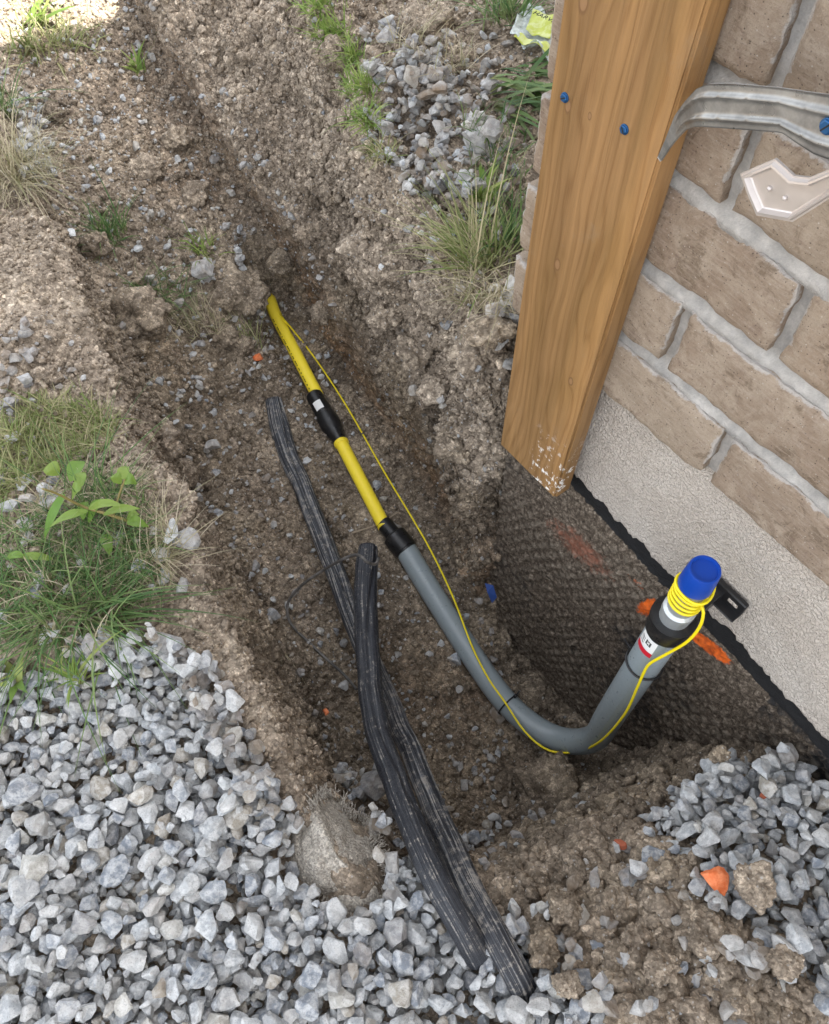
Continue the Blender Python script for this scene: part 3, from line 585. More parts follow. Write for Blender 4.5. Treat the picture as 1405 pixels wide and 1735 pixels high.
c = m.mix(.85, c, m.mix(1.0, c, m.ramp(m.noise(m.mapping(o_, (34, 34, 1.1)), 1.0, 4, .6), [(.32, (.62, .60, .56)), (.5, (.98, .97, .95)), (.68, (1.28, 1.24, 1.16))]), 'MULTIPLY')); c = m.mix(m.fr(m.noise(m.mapping(o_, (1500, 1500, 22)), 1.0, 3, .7), .60, .72, 0, .45), c, (.10, .055, .025)); c = m.mix(m.fr(m.noise(o_, 22, 6, .75), .56, .75, 0, .3), c, (.24, .19, .13))
c = m.mix(m.fr(kd, 1.05, .75, 0, .75), c, (.26, .15, .075)); c = m.mix(m.math('MULTIPLY', m.fr(kd, .75, .95), m.fr(kd, 1.45, 1.0)), c, (.16, .085, .035))
fleck = m.math('MULTIPLY', m.fr(m.noise(o_, 85, 4, .75), .56, .60), m.fr(sx[2], .13, .03)); fl_ = m.math('MULTIPLY', fleck, m.fr(sx[0], -.005, .018)); c = m.mix(fl_, c, (.82, .80, .76)); m.col(c)
b = m.bump(fine, .0008, .5); m.bump(gf, .0006, .35, b); M_WOOD = m.m
bA = wp(845, 760, .477) ; bB = wp(938, 847, .477)
zb = -.893; aW = .441; bW = .334; tW, tA = .318, .446            # bottom left/right and top right/left along the wall
hh = 1.15; bm = bmesh.new(); verts = []
L0 = aW - bW
for zz in (0, hh):
    f_ = zz / .60
    wl_ = L0 / 2 + .004 * f_; wr_ = -L0 / 2 - .0135 * f_
    for (x, y) in ((wr_, 0), (wl_, 0), (wl_, .0265), (wr_, .0265)): verts.append(bm.verts.new((-x, y, zz)))
for q4 in ((0, 1, 2, 3), (7, 6, 5, 4), (0, 4, 5, 1), (1, 5, 6, 2), (2, 6, 7, 3), (3, 7, 4, 0)): bm.faces.new([verts[i] for i in q4])
bmesh.ops.recalc_face_normals(bm, faces=bm.faces); bmesh.ops.bevel(bm, geom=list(bm.edges), offset=.0028, segments=3, affect='EDGES')
me = bpy.data.meshes.new('wooden_board'); bm.to_mesh(me); bm.free(); me.materials.append(M_WOOD); me.polygons.foreach_set('use_smooth', [True] * len(me.polygons)); with_sharp(me, 40)
# local frame: x points away from W so that it runs left to right in the photo, y into the wall
bxR = Matrix(((-Wv[0], Nv[0], 0), (-Wv[1], Nv[1], 0), (0, 0, 1)))
board = obj('wooden_board', me, None, G((aW + bW) / 2, .4775, zb)); 
board.data.transform(Matrix.Identity(4)); board.matrix_world = Matrix.Translation(Vector(G((aW + bW) / 2, .4775, zb))) @ Matrix(((-Wv[0], Nv[0], 0, 0), (-Wv[1], Nv[1], 0, 0), (0, 0, 1, 0), (0, 0, 0, 1)))
tag(board, 'upright honey brown wooden board screwed to the brick corner', 'board')
M_BLUE = simple('blue_coated_steel', (.02, .10, .26), .35, .6, .6).m; M_DARK = simple('black_recess', (.01, .01, .01), .8).m
def hex_screw(name, c, nrm_, r, parent, slot=.4):
    n = np.array(nrm_) / np.linalg.norm(nrm_); u = np.cross(n, [0, 0, 1.0]); u /= np.linalg.norm(u); v2 = np.cross(n, u); V = []; F = []
    prof = [(-.002, 1.15, 32), (.0003, 1.15, 32), (.0005, 1.0, 6), (.0016, 1.0, 6), (.0020, .85, 6)]
    for h, k, sg in prof:
        for j in range(24):
            a = 2 * math.pi * j / 24; rr = r * k
            if sg == 6: rr *= math.cos(math.pi / 6) / math.cos((a % (math.pi / 3)) - math.pi / 6)
            V.append(np.array(c) + n * h + (u * math.cos(a) + v2 * math.sin(a)) * rr)
    for k in range(len(prof) - 1):
        for j in range(24): F.append((k * 24 + j, k * 24 + (j + 1) % 24, (k + 1) * 24 + (j + 1) % 24, (k + 1) * 24 + j))
    F.append(tuple((len(prof) - 1) * 24 + j for j in range(24))); me = mesh(name, V, F, M_BLUE, False); o = obj(name, me)
    ca, sa = math.cos(slot), math.sin(slot); sv = u * ca + v2 * sa; s2 = np.cross(n, sv)
    so = obj('slot', box_mesh('slot', np.array(c) + n * .0019, (sv, s2, n), (r * .8, r * .12, .0004), M_DARK, 0)); 
    if parent is not None:
        o.parent = parent; o.matrix_parent_inverse = parent.matrix_world.inverted()
    so.parent = o; return o
bpy.context.view_layer.update()
for (x, y) in ((957, 165), (1058, 219)): hex_screw('screw', wp(x, y, .477), -Nv, .0036, board, .6 if x < 1000 else 2.2)

# ------------------------------------------------------------------ galvanised brackets at upper right
m = NT('galvanised_steel', .42, .6); m.b.inputs['Metallic'].default_value = .55; g = m.geo()
m.col(m.mix(m.fr(m.noise(g, 45, 4, .7), .35, .7), (.20, .20, .195), (.33, .33, .32))); m.rough(m.fr(m.noise(g, 70, 4), .3, .7, .26, .5)); M_GALV = m.m
m = NT('pale_steel', .5, .5); m.b.inputs['Metallic'].default_value = .6; m.rough(m.fr(m.noise(m.geo(), 60, 3), .3, .7, .3, .5)); m.col((.55, .51, .485)); M_PALE = m.m
up = [(1114, 267, .4745), (1129, 232, .4715), (1143, 196, .468), (1160, 172, .461), (1180, 150, .452), (1198, 143, .449), (1235, 143, .449), (1275, 146, .449), (1320, 150, .449), (1360, 156, .449), (1405, 162, .449), (1470, 171, .449), (1540, 181, .449)]
lo = [(1119, 274, .4745), (1133, 252, .4715), (1147, 234, .468), (1160, 220, .461), (1176, 215, .452), (1192, 215, .449), (1235, 218, .449), (1275, 221, .449), (1325, 225, .449), (1352, 244, .449), (1380, 262, .449), (1470, 292, .449), (1540, 305, .449)]
def lin_path(pts, n):
    q = np.array([wp(*p) for p in pts]); c_ = np.linspace(0, len(q) - 1, n); r_ = np.c_[[np.interp(c_, np.arange(len(q)), q[:, k]) for k in range(3)]].T
    for _ in range(2): r_[1:-1] = .25 * r_[:-2] + .5 * r_[1:-1] + .25 * r_[2:]
    return r_
pu = lin_path(up, 140); pl = lin_path(lo, 140); K = 25; V = []; tk = .0022
for i in range(140):
    wd = pl[i] - pu[i]; tt = pu[min(i + 1, 139)] - pu[max(i - 1, 0)]; nn = np.cross(tt, wd); nn /= np.linalg.norm(nn) + 1e-12; nn = nn if nn @ Nv < 0 else -nn
    for s in (0, 1):
        for j in range(K):
            u = j / (K - 1); rib = .0030 * (math.exp(-((u - .26) / .055) ** 2) + math.exp(-((u - .76) / .055) ** 2)) * min(1, max(0, (i - 22) / 12)) * (1 - .0 * u)
            rib *= 1 - .35 * (abs(math.sin(i * .22)) > .985)
            V.append(pu[i] + wd * u + nn * (rib + (0 if s == 0 else -tk)))
F = []
for i in range(139):
    for s in (0, 1):
        for j in range(K - 1):
            A = i * 2 * K + s * K + j; q4 = (A, A + 1, A + 2 * K + 1, A + 2 * K); F.append(q4 if s == 0 else q4[::-1])
    for j in (0, K - 1): A = i * 2 * K + j; F.append((A, A + K, A + 3 * K, A + 2 * K))
for i in (0, 139):
    for j in range(K - 1): A = i * 2 * K + j; F.append((A, A + 1, A + K + 1, A + K))
bm_ = mesh('bent_bracket', V, F, M_GALV)
brk = tag(obj('bent_bracket', bm_), 'grey galvanised bent bracket with a ribbed strap reaching from the board across the bricks', 'bracket')
hex_screw('screw', wp(1402, 214, .447), -Nv, .0042, brk, 1.0)
outer = [(1254, 294), (1313, 269), (1330, 284), (1345, 298), (1371, 301), (1405, 287), (1470, 250), (1470, 300), (1405, 337), (1372, 358), (1343, 376), (1282, 365), (1266, 328)]
cen = (1322, 326)
def inset(p, a):  # shrink outline a px towards its inside
    out = []; n = len(p)
    for i in range(n):
        x0, y0 = p[i - 1]; x1, y1 = p[i]; x2, y2 = p[(i + 1) % n]
        e1 = np.array([x1 - x0, y1 - y0], float); e2 = np.array([x2 - x1, y2 - y1], float); e1 /= np.linalg.norm(e1); e2 /= np.linalg.norm(e2)
        n1 = np.array([-e1[1], e1[0]]); n2 = np.array([-e2[1], e2[0]]); b_ = n1 + n2; b_ /= np.linalg.norm(b_); k = a / max(.5, b_ @ n1); out.append((x1 + b_[0] * k, y1 + b_[1] * k))
    return out
V = []; NBASE = .435; rings_ = [(0, .002, 0), (0, .0, 0), (3, .0, 0), (6, -.0026, 0), (9.5, -.0028, 0), (13, .0006, 0), (15, .0012, 0)]
for a, dn, _ in rings_:
    for (x, y) in inset(outer, a): V.append(wp(x, y, NBASE) + Nv * dn)
n = len(outer); F = []
for k in range(len(rings_) - 1):
    for j in range(n): F.append((k * n + j, k * n + (j + 1) % n, (k + 1) * n + (j + 1) % n, (k + 1) * n + j))
F.append(tuple((len(rings_) - 1) * n + j for j in range(n)))
pb = tag(obj('end_bracket', mesh('end_bracket', V, F, M_PALE)), 'pale steel bracket with raised rim and pointed end, below the ribbed bent one', 'bracket')
with_sharp(pb.data, 20)
for (x, y) in ((1303, 320), (1329, 336)):
    o = lathe_axis('rivet', wp(x, y, NBASE) + Nv * .001, wp(x, y, NBASE) - Nv * .0012, [(0, .0016), (.6, .0015), (1, .0006)], M_PALE); o.parent = pb

# ------------------------------------------------------------------ gas riser
M_YEL = dusted('yellow_plastic', (.97, .76, .045), .36, .5, .10); M_GREY = dusted('grey_plastic', (.25, .29, .305), .25, .65, .18)
M_BLK = dusted('black_plastic', (.012, .012, .013), .25, .5, .10); M_STEEL = dusted('zinc_steel', (.50, .53, .54), .3, .6, .05, .6)
M_CAP = simple('blue_cap_plastic', (.004, .05, .33), .38, .5).m; M_WHITE = simple('white_label', (.78, .78, .76), .5).m; M_RED = simple('red_label', (.55, .012, .03), .5).m
riser = empty('gas_riser', G(.124, .455, -1.42), 'gas line of yellow pipe and bent grey conduit rising to a blue cap', 'gas pipe')
RN = .455; R0 = G(.124, RN, 0)
def rz(z): return np.array([R0[0], R0[1], z + ZC])
pts = [at(683, 923, -1.405), at(720, 985, -1.412), at(790, 1095, -1.42), at(850, 1183, -1.422), at(900, 1230, -1.42), at(948, 1256, -1.405), rz(-1.335), rz(-1.22), rz(-1.10), rz(-1.0), rz(-.9), rz(-.862)]
gp = spline(pts, 150)
for _ in range(45): gp[1:-1] = .25 * gp[:-2] + .5 * gp[1:-1] + .25 * gp[2:]
PR = .0212
tube_obj('conduit', gp, PR, M_GREY, None, seg=36); kid(bpy.data.objects['conduit'], riser)
def part(o): return kid(o, riser)
ztop = -.845
col_ = part(lathe_axis('collar', rz(-.882), rz(-.846), [(0, .0225), (.1, .0245), (.8, .0245), (.82, .0262), (1, .0262), (1, .0175)], M_BLK))
stl = part(lathe_axis('riser_tube', rz(-.868), rz(-.745), [(0, .0165), (.25, .0172), (.28, .0182), (.36, .0182), (.39, .0150), (.95, .0150), (1, .0150)], M_STEEL))
cap_ = part(lathe_axis('cap', rz(-.768), rz(-.733), [(0, .0158), (.05, .0180), (.5, .0174), (.93, .0165), (1, .0156), (1, .0138), (.90, .0132), (.90, .001)], M_CAP, seg=40))
# sticker wrapped on the conduit below the collar
def wrap(name, z0, z1, a0, a1, r, mat):
    V = []; na, nz_ = 14, 6
    for i in range(na):
        a = a0 + (a1 - a0) * i / (na - 1); dv = Wv * math.cos(a) - Nv * math.sin(a)
        for j in range(nz_): V.append(rz(z0 + (z1 - z0) * j / (nz_ - 1)) + dv * r)
    F = [(i * nz_ + j, (i + 1) * nz_ + j, (i + 1) * nz_ + j + 1, i * nz_ + j + 1) for i in range(na - 1) for j in range(nz_ - 1)]
    return obj(name, mesh(name, V, F, mat))
st = part(wrap('sticker', -.925, -.885, .75, 1.95, PR + .0004, M_WHITE))
s2 = wrap('red_band', -.925, -.914, .75, 1.95, PR + .0007, M_RED); s2.parent = st; s2.matrix_parent_inverse = st.matrix_world.inverted()
bpy.context.view_layer.update()
codes = []
for q4 in range(9):
    a_ = 1.3 + (q4 % 3) * .13; z_ = -.902 + (q4 // 3) * .0035
    if q4 != 4: codes.append(wrap('print_mark', z_, z_ + .0028, a_, a_ + .10, PR + .0007, M_DARK))
for a_, zz in ((.85, -.897), (.85, -.902), (.85, -.908)): codes.append(wrap('print_mark', zz, zz + .0015, a_, a_ + .35, PR + .0007, M_DARK))
for q_ in codes: q_.parent = st
# bracket that clamps the riser to the parging
M_IRON = simple('black_painted_steel', (.012, .012, .013), .35, .5).m
bz = -.832
ob = part(obj('mounting_bracket', box_mesh('mounting_bracket', G(.117, .512, bz), WALLAX, (.037, .0035, .012), M_IRON, .0015)))
ar = obj('bracket_arm', box_mesh('bracket_arm', G(.119, .485, bz - .006), WALLAX, (.012, .027, .010), M_IRON, .001)); ar.parent = ob
ring = obj('clamp_ring', None); bpy.data.objects.remove(ring)
fl_o = obj('bracket_lip', box_mesh('bracket_lip', G(.117, .504, bz - .0108), WALLAX, (.037, .007, .0013), M_IRON, .0008)); fl_o.parent = ob
sl_o = obj('bracket_slot', box_mesh('bracket_slot', G(.094, .5082, bz + .001), WALLAX, (.0065, .0006, .0028), M_PARGE, .0005)); sl_o.parent = ob
# yellow pipe, couplings
y0 = at(652, 893, -1.392); y1 = at(577, 748, -1.385); y2 = at(538, 670, -1.38); y3 = at(470, 540, -1.365); y4 = at(459, 512, -1.362)
part(tube_obj('yellow_pipe', spline([y0, y1], 20), .0134, M_YEL, seg=28)); part(tube_obj('yellow_pipe', spline([y2, .5 * (y2 + y3) + [0, 0, .002], y3, y4, at(452, 490, -1.38)], 40), np.r_[np.full(34, .0134), .012, .010, .0085, .0085, .0085, .0085], M_YEL, seg=28))
bs = at(577, 748, -1.385)
part(lathe_axis('coupling_ring', bs, bs + (y0 - y1) * .045, [(0, .0145), (.2, .0155), (.8, .0155), (1, .0138)], M_YEL))
cp = part(lathe_axis('coupling', at(531, 668, -1.378), at(579, 752, -1.385), [(0, .0150), (.03, .0178), (.42, .0190), (.43, .0205), (.52, .0222), (.66, .0222), (.70, .0205), (.88, .0142), (1, .0138)], M_BLK))
ad = part(lathe_axis('adapter', at(648, 884, -1.392), at(690, 934, -1.407), [(0, .0140), (.03, .0158), (.42, .0162), (.44, .0215), (.48, .0242), (.85, .0242), (.93, .0242), (.94, .0225), (1, .0225)], M_BLK))
ca_, cb_ = at(531, 668, -1.378), at(579, 752, -1.385); axd = (cb_ - ca_) / np.linalg.norm(cb_ - ca_); toc = np.array([0, 0, ZC]) - ca_; toc = toc - axd * (toc @ axd); toc /= np.linalg.norm(toc); sd_ = np.cross(axd, toc); V = []
for i in range(8):
    a = -.35 + .95 * i / 7
    for t_ in (.22, .38): V.append(ca_ + (cb_ - ca_) * t_ + (toc * math.cos(a) + sd_ * math.sin(a)) * .0197)
sk = obj('sticker', mesh('sticker', V, [(2 * i, 2 * i + 1, 2 * i + 3, 2 * i + 2) for i in range(7)], M_WHITE)); sk.parent = cp; 
# ink line printed along the upper yellow pipe
V = []; F = []; axy = (y3 - y2) / np.linalg.norm(y3 - y2); toc2 = np.array([0, 0, ZC]) - y2; toc2 -= axy * (toc2 @ axy); toc2 /= np.linalg.norm(toc2); sdy = np.cross(axy, toc2); t_ = .012
while t_ < .22:
    w_ = rng.uniform(.002, .005); k = len(V); c_ = .5 * (y2 + y3) + axy * (t_ - .11) + np.array([0, 0, .002]) * (1 - abs(t_ - .11) / .11)
    for dt in (0, w_):
        for an in (-.78, -.60): V.append(c_ + axy * dt + (toc2 * math.cos(an) + sdy * math.sin(an)) * .0138)
    F.append((k, k + 1, k + 3, k + 2)); t_ += w_ + rng.choice([.0012, .0012, .006])
part(obj('printed_line', mesh('printed_line', V, F, M_DARK)))
# cable ties
def tie(c, d_, r, tail):
    d_ = d_ / np.linalg.norm(d_); u = np.cross(d_, [.2, .1, 1.0]); u /= np.linalg.norm(u); v2 = np.cross(d_, u); a = np.linspace(0, 2 * math.pi, 40)
    p = c + np.outer(np.cos(a), u) * r + np.outer(np.sin(a), v2) * r; o = part(tube_obj('cable_tie', p, .0014, M_BLK, seg=8)); 
    t2 = tube_obj('tie_tail', spline([c + tail * r, c + tail * (r + .008), c + tail * (r + .013) + np.array([0, 0, .004])], 8), .0013, M_BLK, seg=6); t2.parent = o
    hd = obj('tie_head', box_mesh('tie_head', c + tail * (r + .001), (tail, np.cross(tail, d_), d_), (.003, .003, .0028), M_BLK, .0006)); hd.parent = o
i1 = int(np.argmin([np.hypot(*(np.array(proj(p[None])[:2]).ravel() - [862, 1190])) for p in gp])); tie(gp[i1], gp[i1 + 1] - gp[i1 - 1], PR + .0018, (Nv * .55 + np.array([0, 0, .8])) / np.linalg.norm(Nv * .55 + np.array([0, 0, .8])))
tie(rz(-.985), np.array([0.1, 0, 1.0]), PR + .0025, Wv)
# tracer wire: along the trench, over the pipe, up the riser and coiled under the cap
M_WIRE = simple('yellow_wire', (.82, .66, .01), .4, .5).m
wpts = [at(474, 536, -1.36), at(500, 566, -1.37), at(540, 618, -1.385), at(590, 695, -1.392), at(650, 800, -1.40), at(702, 886, -1.402), at(735, 945, -1.402), at(768, 1015, -1.400), at(800, 1095, -1.392), at(828, 1150, -1.388), at(856, 1190, -1.388), at(885, 1234, -1.386), at(915, 1263, -1.382), at(945, 1275, -1.378), at(985, 1272, -1.36),
        wp(1020, 1254, .429), wp(1058, 1211, .429), wp(1080, 1165, .430), wp(1092, 1138, .4315), wp(1102, 1124, .4325), wp(1130, 1108, .436), wp(1165, 1087, .442), wp(1186, 1062, .446), wp(1192, 1040, .447), wp(1190, 1026, .448)]
coil = []; turns = 5.2; nC = 150
end = wpts[-1]; a0 = math.atan2(-(end - rz(0)) @ Nv, (end - rz(0)) @ Wv)
for i in range(nC):
    s = i / (nC - 1); a = a0 + s * turns * 2 * math.pi; rr = .0172 + .0012 * math.sin(3 * a) * s + .0035 * max(0, s - .85) / .15; coil.append(rz(-.811 + .044 * s + .0025 * math.sin(a * 1.0 + 1.2)) + (Wv * math.cos(a) - Nv * math.sin(a)) * rr)
wpts = [q + np.array([0, 0, .006 if i < 8 else 0]) for i, q in enumerate(wpts)]
path = np.vstack([spline(wpts, 190)[:-1], spline([wpts[-1], coil[4]], 5)[:-1], np.array(coil[4:])])
tag(tube_obj('tracer_wire', path, .00175, M_WIRE, None, seg=10), 'thin yellow tracer wire running beside the pipes and coiled under the blue cap', 'wire')

# ------------------------------------------------------------------ old black cables, wires, twigs
m = NT('weathered_cable', .5, .4); U = m.tex('UV'); g = m.geo(); st_ = m.noise(m.mapping(U, (34, 5, 1)), 1.0, 7, .72); mu = m.noise(g, 85, 8, .82)
wr = m.attr('worn', 'OBJECT'); c = m.mix(m.math('MULTIPLY', m.fr(st_, .45, .66), m.math('ADD', m.math('MULTIPLY', wr, .50), .16)), (.018, .020, .026), (.27, .285, .31))
c = m.mix(m.fr(m.math('ADD', m.math('ADD', m.math('MULTIPLY', mu, .55), m.math('MULTIPLY', st_, .45)), m.math('MULTIPLY', wr, .035)), .53, .61, 0, .75), c, (.37, .34, .30)); m.col(c)
m.rough(m.fr(mu, .4, .62, .28, .85)); b = m.bump(st_, .0016, .9); m.bump(mu, .002, .5, b); M_OLD = m.m
def old_cable(name, pts, r, flat, label, worn, seed, split):
    p = spline(pts, 150); p += np.c_[vnoise(p, 16, seed), vnoise(p, 16, seed + 1), vnoise(p, 16, seed + 2)] * .0028
    def rf(a, L): 
        q = np.c_[np.cos(a) * 1.2, np.sin(a) * 1.2, np.full(len(a), L * 14)]; r_ = 1 + fbm(q, 1.2, 3, seed) * .05; return r_ - split * np.exp(-((a - 3.6 - 1.1 * math.sin(L * 5)) / .16) ** 2) * .45
    o = tube_obj(name, p, r * np.r_[np.linspace(.82, 1, 8), np.linspace(1, .72, 142)], M_OLD, None, seg=44, flat=flat, rfun=rf); o['worn'] = worn; return tag(o, label, 'cable', 'old cables cut off in the trench')
def hs(x, y, dz): p = surf(x, y); return p + [0, 0, dz]
c1 = [(463, 676, -1.345), (478, 740, -1.36), (505, 812, -1.362), (540, 900, -1.36), (570, 975, -1.35), (600, 1055, -1.33), (640, 1150, -1.27), (690, 1262, -1.18), (745, 1390, -1.075), (800, 1505, -.965), (840, 1585, -.93), (872, 1650, -.935), (890, 1690, -.96)]
old_cable('old_cable', [at(*q) for q in c1], .0195, .62, 'long flattened grey weathered cable passing behind the upright bent black cable', 1.0, 3, 1.0)
c2 = [(624, 926, -1.24), (621, 985, -1.235), (620, 1060, -1.21), (624, 1140, -1.17), (634, 1215, -1.125), (660, 1300, -1.06), (697, 1395, -.99), (740, 1490, -.93), (785, 1575, -.92), (810, 1620, -.945)]
old_cable('old_cable', [at(*q) for q in c2], .0195, .9, 'shiny black bent cable standing upright out of the trench with a chopped end', 0.0, 8, .55)
M_THIN = simple('dark_wire', (.07, .065, .06), .6, .3, 0, None, .001, 1.2).m
tw = [at(642, 945, -1.22), at(636, 956, -1.215), at(622, 952, -1.19), at(606, 940, -1.19), at(580, 948, -1.22), at(545, 968, -1.26), at(510, 993, -1.30), at(488, 1022, -1.34), at(492, 1055, -1.36), at(520, 1085, -1.375), at(555, 1118, -1.38), at(585, 1145, -1.37), at(604, 1168, -1.34)]
tag(tube_obj('thin_wire', spline(tw, 90), .0026, M_THIN, None, seg=8), 'thin dark wire looped from the upright black cable out over the trench floor', 'wire')
M_TWIG = simple('twig_bark', (.30, .24, .17), .8).m
tag(tube_obj('twig', spline([hs(596, 906, .006), hs(640, 892, .008), hs(676, 872, .012)], 20), np.linspace(.0022, .0012, 20), M_TWIG, None, seg=7), 'pale straight twig on the soil behind the yellow pipe', 'twig')

# ------------------------------------------------------------------ frayed fabric scrap
m = NT('muddy_burlap', .95, .1); g = m.geo(); wv = m.noise(g, 600, 3, .7)
m.col(m.ramp(m.math('ADD', m.math('MULTIPLY', m.noise(g, 40, 5, .7), .6), m.math('MULTIPLY', wv, .4)), [(.35, (.32, .29, .25)), (.5, (.50, .46, .40)), (.65, (.64, .60, .53))])); vv = m.n('ShaderNodeTexVoronoi'); vv.inputs['Scale'].default_value = 520; m.l(g, vv.inputs['Vector']); cb = m.b.inputs['Base Color'].links[0].from_socket; m.col(m.mix(.6, cb, m.mix(1.0, cb, m.ramp(m.sep(vv.outputs['Color'])[0], [(0, (.4, .39, .38)), (.5, (.95, .95, .95)), (1, (1.8, 1.8, 1.8))]), 'MULTIPLY')))
b = m.bump(wv, .003, 1); m.bump(m.noise(g, 90, 4, .7), .005, .8, b); M_BURLAP = m.m
outl = [(505, 1400), (530, 1372), (552, 1355), (575, 1362), (592, 1385), (615, 1398), (630, 1430), (640, 1460), (655, 1490), (650, 1520), (625, 1545), (600, 1548), (575, 1535), (545, 1515), (515, 1500), (492, 1460), (492, 1420)]
cz_ = (573, 1455); V = []; K = 26; base_p = [hs(x, y, .004) for x, y in outl]; cp_ = hs(*cz_, 0); cp_[2] += .020; F = []; n = len(outl) * 5
o5 = spline(base_p + [base_p[0]], n + 1)[:-1]
for k in range(K):
    s = k / (K - 1)
    for j in range(n):
        q = o5[j] * (1 - s) + cp_ * s; q[2] = o5[j][2] * (1 - s) + cp_[2] * s + .007 * math.sin(math.pi * min(1, s * 1.1)) ** .8; V.append(q)
V = np.array(V); V[:, 2] += fbm(V, 22, 3, 5) * .010 + fbm(V, 90, 4, 15, .7) * .0035 - .010 * np.abs(fbm(V, 14, 2, 25))
dx = np.array([proj(v_[None])[0][0] - 590 + (proj(v_[None])[1][0] - 1500) * 1.3 for v_ in V]); V[:, 2] += -.012 * np.exp(-(dx / 22) ** 2) * (np.array([proj(v_[None])[1][0] for v_ in V]) > 1455)
F = [(k * n + j, k * n + (j + 1) % n, (k + 1) * n + (j + 1) % n, (k + 1) * n + j) for k in range(K - 1) for j in range(n)]
burlap = tag(obj('burlap_scrap', mesh('burlap_scrap', V, F, M_BURLAP)), 'frayed mud caked burlap scrap folded on the gravel left of the old cables', 'burlap')
fr_v = []; fr_f = []
def fray(p0, d0, L, r=.0006):
    d0 = d0 / np.linalg.norm(d0); q = [p0 + d0 * L * t + np.array([0, 0, -.5 * L * t * t]) + rng.normal(size=3) * .0012 * t for t in (0, .4, .75, 1)]
    a, b_, _ = tube(np.array(q), r, seg=4, cap=False); k = len(fr_v); fr_v.extend(a); fr_f.extend([tuple(i + k for i in t) for t in b_])
for j in range(n):
    x_, y_, _ = proj(o5[j][None]); x_, y_ = x_[0], y_[0]
    if (y_ < 1440 and x_ < 640) or (x_ > 598) or y_ > 1500:
        for _ in range(7): o_dir = o5[j] - cp_; o_dir[2] = rng.uniform(-.01, .03); fray(o5[j] + rng.normal(size=3) * .0022 + [0, 0, .004], o_dir / np.linalg.norm(o_dir) + rng.normal(size=3) * .25, rng.uniform(.005, .018), .0005)
fo = obj('frayed_thread', mesh('frayed_thread', fr_v, fr_f, M_BURLAP)); fo.parent = burlap; fo['kind'] = 'stuff'

# rasterise bulky things so that stones settle round them
def splat_tube(p, r):
    q = []
    for a in np.linspace(0, 2 * math.pi, 14): q.append(p + [math.cos(a) * r, 0, 0] + np.array([0, math.sin(a) * r, 0]))
    q = np.vstack(q); splat(q)
splat(V)

# ------------------------------------------------------------------ gravel: stones dropped one after another onto the ground
def Rm(e): return np.array(Euler(e).to_matrix())
st_p, st_e, st_s, st_i, st_t = [], [], [], [], []
def drop(W, N, r3, eul, sink=.12, tries=1, jit=.0, zmin=-9):
    R = Rm(eul); A = R @ np.diag(np.asarray(r3) ** 2) @ R.T; Mi = np.linalg.inv(A); best = None
    # footprint in W,N axes
    for k in range(tries):
        w_, n_ = (W, N) if k == 0 else (W + rng.normal() * jit, N + rng.normal() * jit)
        hw = math.sqrt(Wv @ A @ Wv); hn = math.sqrt(Nv @ A @ Nv); i0 = int((w_ - hw - RW0) / CS); i1 = int((w_ + hw - RW0) / CS) + 1; j0 = int((n_ - hn - RN0) / CS); j1 = int((n_ + hn - RN0) / CS) + 1
        if i0 < 0 or j0 < 0 or i1 >= RWn or j1 >= RNn: continue
        a = (RW0 + (np.arange(i0, i1) + .5) * CS - w_)[:, None]; b_ = (RN0 + (np.arange(j0, j1) + .5) * CS - n_)[None]
        x = a * Wv[0] + b_ * Nv[0]; y = a * Wv[1] + b_ * Nv[1]; bb = 2 * (Mi[0, 2] * x + Mi[1, 2] * y); c_ = Mi[0, 0] * x * x + 2 * Mi[0, 1] * x * y + Mi[1, 1] * y * y - 1; disc = bb * bb - 4 * Mi[2, 2] * c_; ok = disc > 0
        if not ok.any(): continue
        sq = np.sqrt(np.maximum(disc, 0)); lo_ = (-bb - sq) / (2 * Mi[2, 2]); hi_ = (-bb + sq) / (2 * Mi[2, 2]); Hs = HR[i0:i1, j0:j1]; z = np.max(np.where(ok, Hs - lo_, -9))
        if best is None or z < best[0]: best = (z, w_, n_, i0, i1, j0, j1, ok, hi_)
    if best is None: return None
    z, w_, n_, i0, i1, j0, j1, ok, hi_ = best; z -= sink * min(r3); Hs = HR[i0:i1, j0:j1]; HR[i0:i1, j0:j1] = np.where(ok, np.maximum(Hs, z + hi_), Hs)
    p = Wv * w_ + Nv * n_; p[2] = z; return p
CAB = [(spline([at(*q) for q in c1], 200), .019), (spline([at(*q) for q in c2], 200), .020)]
def put_stone(W, N, r, tone_, tries=5, flat=.55):
    e = (rng.normal() * .45, rng.normal() * .45, rng.uniform(0, 6.28)); i = int(rng.integers(len(STONES))); p = drop(W, N, (r * .92, r * .74, r * .54), e, .16, tries, r * .9)
    if p is None: return
    x_, y_, _ = proj(p[None])
    if inpoly(x_, y_, outl)[0]: return
    for cp2, cr in CAB:
        dq = np.hypot(cp2[:, 0] - p[0], cp2[:, 1] - p[1]); k = dq.argmin()
        if dq[k] < cr + r * .55 and p[2] > cp2[k, 2] - cr - r * .3 and k < 186: return
    st_p.append(p); st_e.append(e); st_s.append(r); st_i.append(i); st_t.append(tone_)
cand = infr & ~inpoly(fpx, fpy, outl) & gravmask(fpx, fpy) & (fc[:, 2] > -.2) & (fN < .50)
Ag = area[cand].sum(); cw = area[cand] / Ag; ci_ = np.where(cand)[0]
def rsize(): return float(np.clip(rng.lognormal(math.log(.0077), .34), .0036, .0140))
NG = int(Ag / (.0124 ** 2) * 2.6); sizes = sorted([rsize() for _ in range(NG)], key=lambda s: rng.uniform() + (.0 if s < .013 else .25) )
